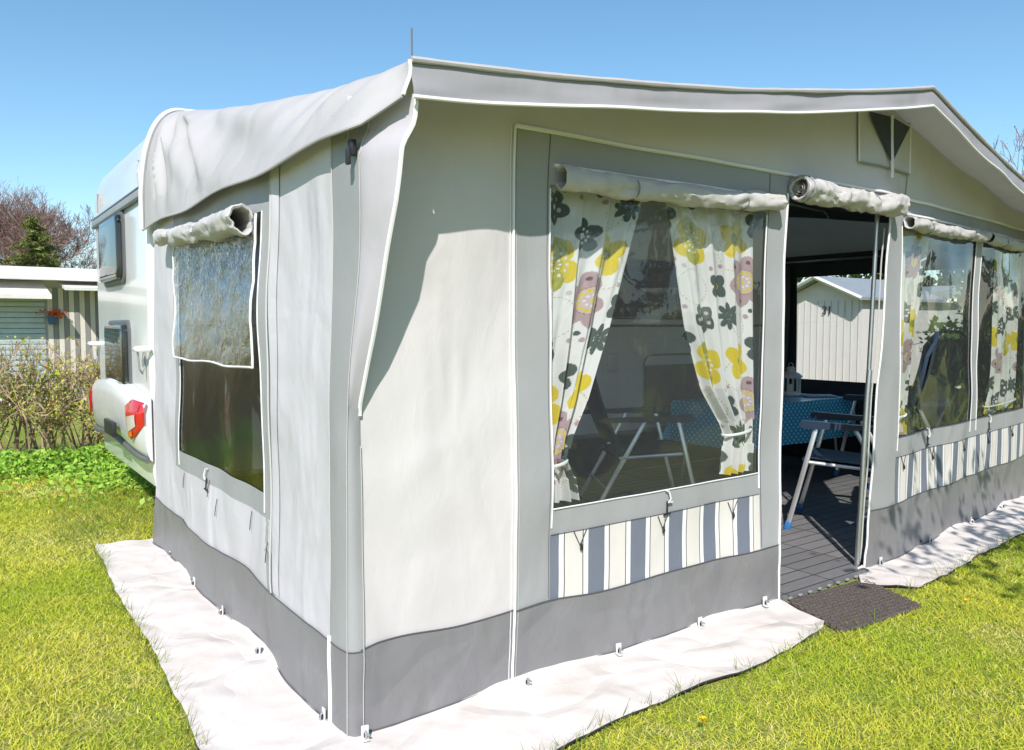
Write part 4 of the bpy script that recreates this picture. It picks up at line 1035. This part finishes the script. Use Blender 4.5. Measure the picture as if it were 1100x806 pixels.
a=MB(); a.box((1.02,-.35,2.10),(.75,.9,.05),rot=Matrix.Rotation(R(8),3,'X')); a.build('porch_roof',M['roofwhite'],hs,smooth=False)
a=MB(); a.box((1.28,-.5,1.0),(.12,.12,2.0)); a.box((1.6,-.45,.9),(.6,.05,1.8)); a.build('porch_panel',M['wallwhite'],hs,smooth=False)
fpn=thing('flower_pot','small blue hanging pot of red flowers on the chalet wall','flower pot',(.50,13.86,1.42))
a=MB(); a.lathe([(0,0),(.055,0),(.085,.15),(.09,.155),(.075,.15)],n=14); a.build('pot',M['pot'],fpn)
a=MB()
for k in range(60):
    c=Vector((random.gauss(.03,.09),random.gauss(-.02,.05),.20+random.gauss(0,.035))); nrm=Vector((random.gauss(0,1),random.gauss(-.6,1),random.gauss(.6,1))).normalized(); t=nrm.orthogonal().normalized()*.03; u_=nrm.cross(t)
    a.add([c+t,c+u_,c-t,c-u_],[(0,1,2,3)])
a.build('flowers',M['petal'],fpn,smooth=False)

def leaf_mesh(name,pts,nrm_bias,size,cols,parent,mat_,aspect=.55,jit=.35,seed=1):
    """pts Nx3 ; builds diamond-ish leaf quads with colour attribute"""
    r=np.random.default_rng(seed); n=len(pts)
    nr=r.normal(size=(n,3))+np.array(nrm_bias); nr/=np.linalg.norm(nr,axis=1)[:,None]
    t=np.cross(nr,r.normal(size=(n,3))); t/=np.linalg.norm(t,axis=1)[:,None]; b=np.cross(nr,t)
    s=(size*(1+jit*r.normal(size=n)).clip(.4,2))[:,None]
    P=np.stack([pts-t*s,pts+b*s*aspect+nr*s*.1,pts+t*s,pts-b*s*aspect+nr*s*.1],1).reshape(-1,3)
    return quad_obj(name,P,n,cols,parent,mat_)
def quad_obj(name,P,n,cols,parent,mat_):
    me=bpy.data.meshes.new(name); me.vertices.add(4*n); me.vertices.foreach_set('co',P.astype(np.float32).ravel())
    me.loops.add(4*n); me.loops.foreach_set('vertex_index',np.arange(4*n,dtype=np.int32)); me.polygons.add(n); me.polygons.foreach_set('loop_start',np.arange(0,4*n,4,dtype=np.int32))
    try: me.polygons.foreach_set('loop_total',np.full(n,4,dtype=np.int32))
    except Exception: pass
    ca_=me.color_attributes.new('Col','FLOAT_COLOR','POINT'); c4=np.ones((n,4,4)); c4[:,:,:3]=cols[:,None,:]; ca_.data.foreach_set('color',c4.astype(np.float32).ravel())
    me.materials.append(mat_); me.update(); me.validate()
    o=bpy.data.objects.new(name,me); COL.objects.link(o)
    if parent is not None: o.parent=parent
    return o
def pick(r,n,pal,var=.15):
    pal=np.array(pal); c=pal[r.integers(0,len(pal),n)]; return (c*(1+var*r.normal(size=(n,1)))).clip(.003,.9)

def branch(mb,p,d,L,rad,depth,rnd,tips,spread=.5,up=.15,nch=(2,3),shrink=.72,segs=3,minr=.003,sides=5):
    pts=[p];rs=[rad]
    for i in range(segs):
        d=(d+Vector((rnd.gauss(0,.13),rnd.gauss(0,.13),rnd.gauss(0,.08)+up*.25))).normalized()
        p=p+d*(L/segs); pts.append(p); rs.append(max(minr,rad*(1-.45*(i+1)/segs)))
    mb.tube(pts,rs,sides if rad>.02 else 3,caps=False)
    if depth<=0: tips.append(p); return
    for i in range(rnd.randint(*nch)):
        a=rnd.uniform(0,2*PI); o=d.orthogonal().normalized(); o2=d.cross(o); nd_=(d+(o*math.cos(a)+o2*math.sin(a))*rnd.uniform(spread*.5,spread*1.3)+Vector((0,0,up))).normalized()
        k=rnd.uniform(.45,1) if i else 1
        q=pts[-1] if i==0 else pts[rnd.randint(max(1,segs-2),segs)]
        branch(mb,q,nd_,L*shrink*rnd.uniform(.75,1.15),rs[-1]*(.85 if i==0 else .65),depth-1,rnd,tips,spread,up,nch,shrink,segs,minr,sides)

def bare_tree(label,loc,h,seed,depth=6,stems=1,spread=.55,m='twig',minr=.006,buds=None,L0=.27,nch=(2,3)):
    rnd=random.Random(seed); t=thing('bare_tree',label,'tree',loc); a=MB(); tips=[]
    tr=MB(); 
    for s in range(stems):
        d=Vector((rnd.gauss(0,.22),rnd.gauss(0,.22),1)).normalized() if stems>1 else Vector((.03,.02,1)).normalized()
        p0=Vector((rnd.gauss(0,.15),rnd.gauss(0,.15),0))*(stems>1)
        L=h*L0; p1=p0+d*L*.8; r0=h*.020
        tr.tube([p0-Vector((0,0,.2)),p0+d*L*.3,p1],[r0*1.3,r0,r0*.8],8)
        for k in range(4 if stems==1 else 3):
            dd=(d+Vector((rnd.gauss(0,.42),rnd.gauss(0,.42),.2))).normalized()
            branch(a,p1 if k<2 else p0+d*L*rnd.uniform(.45,.8),dd,L*.95,r0*.55,depth,rnd,tips,spread,.16,nch,.76,3,minr)
    tr.build('trunk',M['bark'],t); a.build('crown',M[m],t)
    if buds:
        P=np.array([tuple(p) for p in tips]); r=np.random.default_rng(seed); k=max(1,buds); P=np.repeat(P,k,0)+r.normal(size=(len(P)*k,3))*.09
        leaf_mesh('buds',P,(0,-.3,.5),.025,pick(r,len(P),[(.16,.13,.05),(.12,.15,.04),(.22,.15,.06)]),t,M['leaf'],seed=seed)
    return t
bare_tree('tall leafless purple brown tree behind the conifer',(2.4,38,0),8.6,11,depth=7,stems=3,spread=.72,minr=.0066,L0=.235,nch=(2,4))
bare_tree('leafless tree at the left edge behind the chalet',(-1.6,36,0),7.6,23,depth=7,stems=2,spread=.7,minr=.0072,L0=.225)
bare_tree('low reddish leafless tree right behind the caravan corner',(6.2,42,0),5.8,31,depth=6,stems=3,minr=.008,L0=.22)
bare_tree('leafless tree top rising over the awning roof on the right',(24,7.6,0),7.0,41,depth=6,stems=2,minr=.009,buds=1,L0=.25)

def conifer(label,loc,h,rb,seed):
    rnd=random.Random(seed); r=np.random.default_rng(seed); t=thing('conifer_tree',label,'tree',loc)
    a=MB(); a.tube([(0,0,-.1),(0,0,h)],[.11,.012],8); P=[]; 
    for k in range(int(h*26)):
        z=h*(.05+.93*(k/(h*26))); L=rb*(1-z/h)**.85*rnd.uniform(.75,1.12)+.05; an=rnd.uniform(0,2*PI)
        pr=lambda s:(math.cos(an)*L*s,math.sin(an)*L*s,z+ .10*L*s-.22*L*s*s+.15*L*max(0,s-.7))
        a.tube([pr(s) for s in (0,.4,.75,1)],[.018,.012,.008,.004],4,caps=False)
        for q in range(int(40+130*L)):
            s=rnd.uniform(.15,1.03); c=pr(s); sp=.10*L*(1.15-s)+.03
            P.append((c[0]+rnd.gauss(0,sp),c[1]+rnd.gauss(0,sp),c[2]+rnd.gauss(-.02,.035)))
    a.build('trunk',M['bark'],t); P=np.array(P); cols=pick(r,len(P),[(.14,.175,.045),(.18,.21,.05),(.24,.25,.065),(.09,.12,.035)])
    leaf_mesh('crown',P,(0,-.4,.6),.065,cols,t,M['leaf'],aspect=.28,seed=seed,jit=.3); return t
conifer('dark green conifer rising behind the chalet roof',(1.42,28,0),5.1,2.15,3)

# hedge (twiggy, just coming into leaf)
hd=thing('hedge','twiggy brown hedge with fresh yellow green leaves before the chalet','hedge',(-1.4,6.9,0))
rnd=random.Random(5); a=MB(); tips=[]
for k in range(190):
    x=-2.9+5.9*k/190+rnd.gauss(0,.05); y=rnd.gauss(0,.20)
    d=Vector((rnd.gauss(0,.28),rnd.gauss(0,.22),1)).normalized()
    branch(a,Vector((x,y,-.03)),d,rnd.uniform(.40,.56),rnd.uniform(.010,.024),4,rnd,tips,.75,.10,(2,3),.70,3,.0035)
# keep below trimmed height
hz=1.24
a.v=[(x,y,z if z<hz else hz+(z-hz)*.18) for x,y,z in a.v]
a.build('branches',M['hedgetwig'],hd)
r=np.random.default_rng(6); V=np.array(a.v); V=V[(V[:,2]>.12)]; sel=V[r.integers(0,len(V),26000)]; 
keep=r.random(len(sel))<np.interp(sel[:,2],[.1,.7,1.0,1.3],[1,1,.6,.30]); sel=sel[keep]; sel=sel+r.normal(size=sel.shape)*.03
leaf_mesh('leaves',sel,(-.3,-.8,.8),.017,pick(r,len(sel),[(.46,.48,.06),(.36,.43,.05),(.52,.47,.09),(.24,.32,.04),(.48,.34,.12)]),hd,M['leaf'],seed=9)
# pale ground-level fence netting is not visible; ground cover at the hedge foot
r=np.random.default_rng(12); n=15000
gx=r.uniform(-4.2,1.3,n); gy=6.25+r.normal(size=n)*.28-.25*np.sin(gx*1.7)*.4; hgt=.22*(1-np.abs(gy-6.35)/1.0).clip(.15,1)*(.6+.5*r.random(n)); gz=hgt*r.random(n)**.6
leaf_pts=np.stack([gx,gy,gz+.01],1)
# weeds by the caravan corner too
m2=1500; wx=.25+.33*r.normal(size=m2); wy=5.2+.42*r.normal(size=m2); wz=.10*r.random(m2); leaf_pts=np.concatenate([leaf_pts,np.stack([wx,wy,wz+.01],1)])
gc=leaf_mesh('ground_cover',leaf_pts,(-.1,-.5,1.3),.022,pick(r,len(leaf_pts),[(.24,.46,.05),(.32,.54,.06),(.17,.34,.035),(.40,.56,.09)]),None,M['leaf'],aspect=.6,seed=13)
tag(gc,kind='stuff',label='bright green nettles and weeds along the foot of the hedge')

# ------------------------------------------------------------------ right background (seen through the windows)
def shed():
    t=thing('garden_shed','white boarded shed with number 31, seen through the doorway','shed',(11.5,5.80,0))
    W=1.55; ez,az=1.87,2.20
    a=MB(); 
    pf=[(-W/2,0),(W/2,0),(W/2,ez),(0,az),(-W/2,ez)]
    vs=[(0,y,z) for y,z in pf]+[(2.5,y,z) for y,z in pf]; a.add(vs,[(4,3,2,1,0),(5,6,7,8,9),(0,1,6,5),(1,2,7,6),(4,0,5,9)]); a.build('wall',M['shedwood'],t,smooth=False)
    a=MB()
    for k in range(12):
        y=-W/2+.06+k*(W/12); a.box((-.006,y,.92),(.012,.012,1.82))
    a.build('board_gaps',M['gapshade'],t,smooth=False)
    for s in (-1,1):
        a=MB(); a.add([(-.22,0,az+.07),(-.22,s*(W/2+.12),ez+.005),(2.6,s*(W/2+.12),ez+.005),(2.6,0,az+.07),(-.22,0,az+.02),(-.22,s*(W/2+.12),ez-.045),(2.6,s*(W/2+.12),ez-.045),(2.6,0,az+.02)],[(0,1,2,3),(7,6,5,4),(0,4,5,1),(1,5,6,2),(3,2,6,7)]); rf_=a.build('roof',M['shedroof'],t,smooth=False)
        a=MB(); a.tube([(-.235,0,az+.045),(-.235,s*(W/2+.12),ez-.02)],.035,4); a.build('barge_board',M['roofwhite'],rf_,smooth=False)
    text('number','31',.20,(-.024,-.13,1.66),(R(90),0,R(-90)),M['ink'],t,.004)
    return t
shed()
t=thing('garage','pale garage with grey roof standing behind the shed','garage',(14.2,7.4,0))
a=MB(); a.box((2,0,.95),(4,2.6,1.9)); a.build('wall',M['wallwhite'],t,smooth=False)
a=MB(); a.add([(-.2,-1.5,1.88),(-.2,1.5,1.88),(4.2,1.5,2.05),(4.2,-1.5,2.05),(-.2,-1.5,1.95),(-.2,1.5,1.95),(4.2,1.5,2.35),(4.2,-1.5,2.35)],[(0,1,2,3),(7,6,5,4),(4,5,1,0),(5,6,2,1),(6,7,3,2),(7,4,0,3)]); a.build('roof',M['shedroof'],t,smooth=False)

def bush(name,label,loc,dims,n,seed,cat='hedge',pal=None,size=.04):
    r=np.random.default_rng(seed); t=thing(name,label,cat,loc); rnd=random.Random(seed)
    # clumps along the volume
    nc=max(10,int(dims[0]*dims[1]*5+dims[0]*4)); C=np.stack([r.uniform(-.5,.5,nc)*dims[0],r.uniform(-.42,.42,nc)*dims[1],r.uniform(.1,.92,nc)**.8*dims[2]],1)
    k=r.integers(0,nc,n); d=r.normal(size=(n,3)); d/=np.linalg.norm(d,axis=1)[:,None]; rad=(.25+.25*r.random(nc))[k][:,None]*(.55+.45*r.random((n,1)))
    P=C[k]+d*rad*np.array([1,1,.9]); P=P[P[:,2]>.03]
    pal=pal or [(.045,.085,.02),(.06,.11,.025),(.085,.14,.03),(.035,.06,.018)]
    leaf_mesh('foliage',P,(-.3,-.3,.7),size,pick(r,len(P),pal),t,M['leaf'],seed=seed)
    a=MB()
    for q in range(int(dims[0]*3)+2):
        x=rnd.uniform(-.45,.45)*dims[0]; y=rnd.uniform(-.2,.2)*dims[1]; a.tube([(x,y,-.05),(x+rnd.gauss(0,.1),y,dims[2]*.5),(x+rnd.gauss(0,.2),y+rnd.gauss(0,.1),dims[2]*.85)],[.03,.02,.008],5,caps=False)
    a.build('stems',M['bark'],t); return t
bush('green_hedge','dense green hedge beyond the awning seen through the right windows',(14.5,2.0,0),(2.0,6.0,2.6),9000,51,size=.06)
bush('garden_bush','dark green bush just beyond the awning hiding the garage wall',(9.8,.7,0),(1.3,4.9,2.35),9000,58,cat='bush',size=.05)
bush('green_hedge','tall green hedge behind the shed and the garage',(21,8.0,0),(2.0,16.0,3.9),15000,57,size=.09)
def leafy_tree(label,loc,h,cr,n,seed,trunk_h=.35,pal=None,size=.06,name='garden_tree'):
    rnd=random.Random(seed); r=np.random.default_rng(seed); t=thing(name,label,'tree',loc); a=MB(); tips=[]
    L=h*trunk_h; a.tube([(0,0,-.1),(rnd.gauss(0,.04),rnd.gauss(0,.04),L*.6),(0,0,L)],[h*.022,h*.017,h*.014],8)
    for k in range(5):
        an=2*PI*k/5+rnd.uniform(-.4,.4); branch(a,Vector((0,0,L*rnd.uniform(.8,1))),Vector((math.cos(an)*.7,math.sin(an)*.7,1)).normalized(),(h-L)*.40,h*.009,3,rnd,tips,.6,.12,(2,3),.72,3,.004)
    a.build('trunk',M['bark'],t)
    T=np.array([tuple(p) for p in tips]); k=r.integers(0,len(T),n); P=T[k]+r.normal(size=(n,3))*cr
    leaf_mesh('crown',P,(0,0,.6),size,pick(r,n,pal or [(.05,.09,.02),(.075,.13,.03),(.10,.16,.035),(.035,.065,.02)]),t,M['leaf'],seed=seed); return t
# the young tree right of the view whose shadow falls on the right-hand panel
leafy_tree('young tree in fresh leaf whose shadow falls by the right windows',(3.05,-2.75,0),3.5,.14,750,61,trunk_h=.33,size=.05)
# trees and hedge of the plot opposite, mirrored in the windows
for i,(x,y,h_) in enumerate(((6.0,-11,6.5),(10.5,-12.5,7.5),(16,-11,7.0),(23,-9,7.5))):
    leafy_tree(['broad garden tree across the lawn, nearest of the mirrored row','second garden tree of the mirrored row across the lawn','third garden tree of the mirrored row across the lawn','garden tree at the far right end of the mirrored row'][i],(x,y,0),h_,.38,5200,70+i,trunk_h=.22,size=.12)
bush('green_hedge','long green hedge across the lawn opposite the awning',(14,-8.6,0),(22,1.4,1.9),16000,55,size=.10)

# ------------------------------------------------------------------ grass
from mathutils import geometry as mg
def in_poly(x,y,poly):
    c=np.zeros(len(x),bool); n=len(poly); j=n-1
    for i in range(n):
        xi,yi=poly[i]; xj,yj=poly[j]
        cond=((yi>y)!=(yj>y))&(x<(xj-xi)*(y-yi)/(yj-yi+1e-12)+xi); c^=cond; j=i
    return c
EXC=[[(-.33,3.10),(-.38,1.885),(-.375,1.177),(-.405,.589),(-.42,.233),(-.44,-.2),(-.40,-.50),(-.1,-.56),(.25,-.52),(.621,-.47),(1.012,-.425),(1.514,-.447),(1.9,-.41),(2.16,-.377),(2.205,-.445),(2.845,-.48),(2.90,-.3),(3.1,-.33),(3.4,-.31),(3.9,-.25),(4.78,-.165),(5.6,-.07),(6.3,.02),(6.35,3.1)]]
def fbm(x,y,s):
    o=np.zeros(len(x))
    for k,(f,a) in enumerate(((.9,1),(2.3,.6),(6,.35))):
        o+=a*np.sin(x*f*1.7+s+np.sin(y*f*1.3+k+s)*1.5)*np.cos(y*f*1.5-s+np.sin(x*f*1.1)*1.2)
    return o
def grass(name,regs):
    Ps=[];Cs=[]; tot=0; r=np.random.default_rng(77)
    for (x0,x1,y0,y1,dens,hh,ww) in regs:
        n=int((x1-x0)*(y1-y0)*dens); x=r.uniform(x0,x1,n); y=r.uniform(y0,y1,n)
        # keep inside view wedge (with margin) and outside tent/apron/mat
        dx,dy=x+1.049,y+2.43; cz,sz=math.cos(R(54.5)),math.sin(R(54.5)); fw=dx*cz+dy*sz; rt=dx*sz-dy*cz
        k=(np.abs(rt)<fw*.80+.3)&(fw>1.9)&~in_poly(x,y,EXC[0])
        x,y=x[k],y[k]; n=len(x)
        pa=fbm(x,y,1.0); pb=fbm(x*3,y*3,4.0)
        h=.55*hh*(.7+.6*r.random(n))*(1+.3*pb.clip(-1,1)); w_=ww*(.7+.6*r.random(n))
        an=r.uniform(0,2*PI,n); ln=r.normal(size=(n,2))*.85*h[:,None]
        ux,uy=np.cos(an)*w_,np.sin(an)*w_
        b0=np.stack([x-ux,y-uy,np.zeros(n)],1); b1=np.stack([x+ux,y+uy,np.zeros(n)],1)
        mx=x+ln[:,0]*.45; my=y+ln[:,1]*.45
        tx,ty=x+ln[:,0]*1.25,y+ln[:,1]*1.25
        m1=np.stack([tx+ux*.35,ty+uy*.35,h],1); m0=np.stack([tx-ux*.35,ty-uy*.35,h],1)
        Ps.append(np.stack([b0,b1,m1,m0],1))
        g1=np.array([.45,.55,.040]); g2=np.array([.70,.68,.085]); st=np.array([.74,.66,.25]); dk=np.array([.18,.32,.025])
        t=((pa*.55+.45+.30*pb)+.22*r.normal(size=n)).clip(0,1)[:,None]; c=g1*(1-t)+g2*t
        s=(r.random(n)<(.07+.18*(pa>.6)+.28*((pa-pb)>1.25))); c[s]=st*(.8+.4*r.random((s.sum(),1))); d=r.random(n)<.15; c[d]=dk
        Cs.append(c)
    P=np.concatenate(Ps).reshape(-1,3); Cc=np.concatenate(Cs); o=quad_obj(name,P,len(Cc),Cc,None,M['blade']); return o
gr=grass('grass',[(-2.4,-.2,-.3,2.6,15000,.030,.0020),(-3.6,.2,2.6,4.6,8000,.034,.0026),(-5.0,.6,4.6,6.6,4500,.042,.004),(.3,3.4,-1.4,-.2,15000,.030,.0020),(3.4,6.6,-2.2,.2,9000,.032,.0025),(1.6,3.4,-2.2,-1.4,8000,.03,.0023)])
tag(gr,kind='stuff',label='sunlit short lawn grass with yellowish patches')
# longer tufts along sheet edges and by the caravan
def tufts():
    r=np.random.default_rng(5); pts=[]
    E=EXC[0]
    for a_,b_ in zip(E[:-2],E[1:-1]):
        L=math.dist(a_,b_); n=int(L*120)
        if 2.1<a_[0]<3.0 and a_[1]<-.3: n=int(n*.5)
        for _ in range(n):
            t=r.random(); x=lerp(a_[0],b_[0],t); y=lerp(a_[1],b_[1],t)
            if N2(x*5,y*5,3)<-.12: continue
            pts.append((x+r.normal()*.018-.006,y+r.normal()*.018-.006))
    for _ in range(1300): pts.append((r.uniform(-.5,.55),r.uniform(3.2,4.8)))
    pts=np.array(pts); n=len(pts); h=.055*(.5+r.random(n)); h[-1300:]*=1.6; an=r.uniform(0,2*PI,n); ln=r.normal(size=(n,2))*.6*h[:,None]
    ux,uy=np.cos(an)*.002,np.sin(an)*.002; x,y=pts[:,0],pts[:,1]
    P=np.stack([np.stack([x-ux,y-uy,np.zeros(n)],1),np.stack([x+ux,y+uy,np.zeros(n)],1),np.stack([x+ln[:,0]+ux*.3,y+ln[:,1]+uy*.3,h],1),np.stack([x+ln[:,0]-ux*.3,y+ln[:,1]-uy*.3,h],1)],1).reshape(-1,3)
    c=pick(r,n,[(.14,.24,.025),(.22,.30,.04),(.30,.30,.10)])
    o=quad_obj('grass_tufts',P,n,c,None,M['blade']); tag(o,kind='stuff',label='longer grass blades along the white sheet edges')
tufts()

# a few dandelions in the lawn
def dandelion(label,x,y,first=[None]):
    if first[0] is None:
        t=thing('dandelion',label,'flower',(x,y,0)); a=MB(); rr=random.Random(3)
        for k in range(40):
            an=rr.uniform(0,2*PI); q=rr.uniform(.3,1); d=Vector((math.cos(an)*q,math.sin(an)*q,rr.uniform(.2,.9))).normalized(); p=Vector((0,0,.045)); sd=d.cross(Vector((0,0,1))).normalized()*.0022
            a.add([p-sd,p+sd,p+d*.017+sd,p+d*.017-sd],[(0,1,2,3)])
        a.build('flower_head',M['dandy'],t,smooth=False); a=MB(); a.tube([(0,0,0),(.002,0,.046)],.002,5); a.build('stem',M['stemgreen'],t); first[0]=t; return t
    t=copy_tree(first[0]); t.location=(x,y,0); t.rotation_euler=(0,0,x*7); return tag(t,label,'flower')
M['dandy']=mat('dandelion_yellow',(.85,.62,.02),rough=.6); M['stemgreen']=mat('stem_green',(.2,.34,.05),rough=.6)
dandelion('yellow dandelion in the lawn just off the front edge of the long ground sheet',1.02,-.66)
dandelion('yellow dandelion in the lawn right of the rubber door mat',2.98,-.62)
dandelion('yellow dandelion in the lawn left of the awning side',-1.15,2.45)
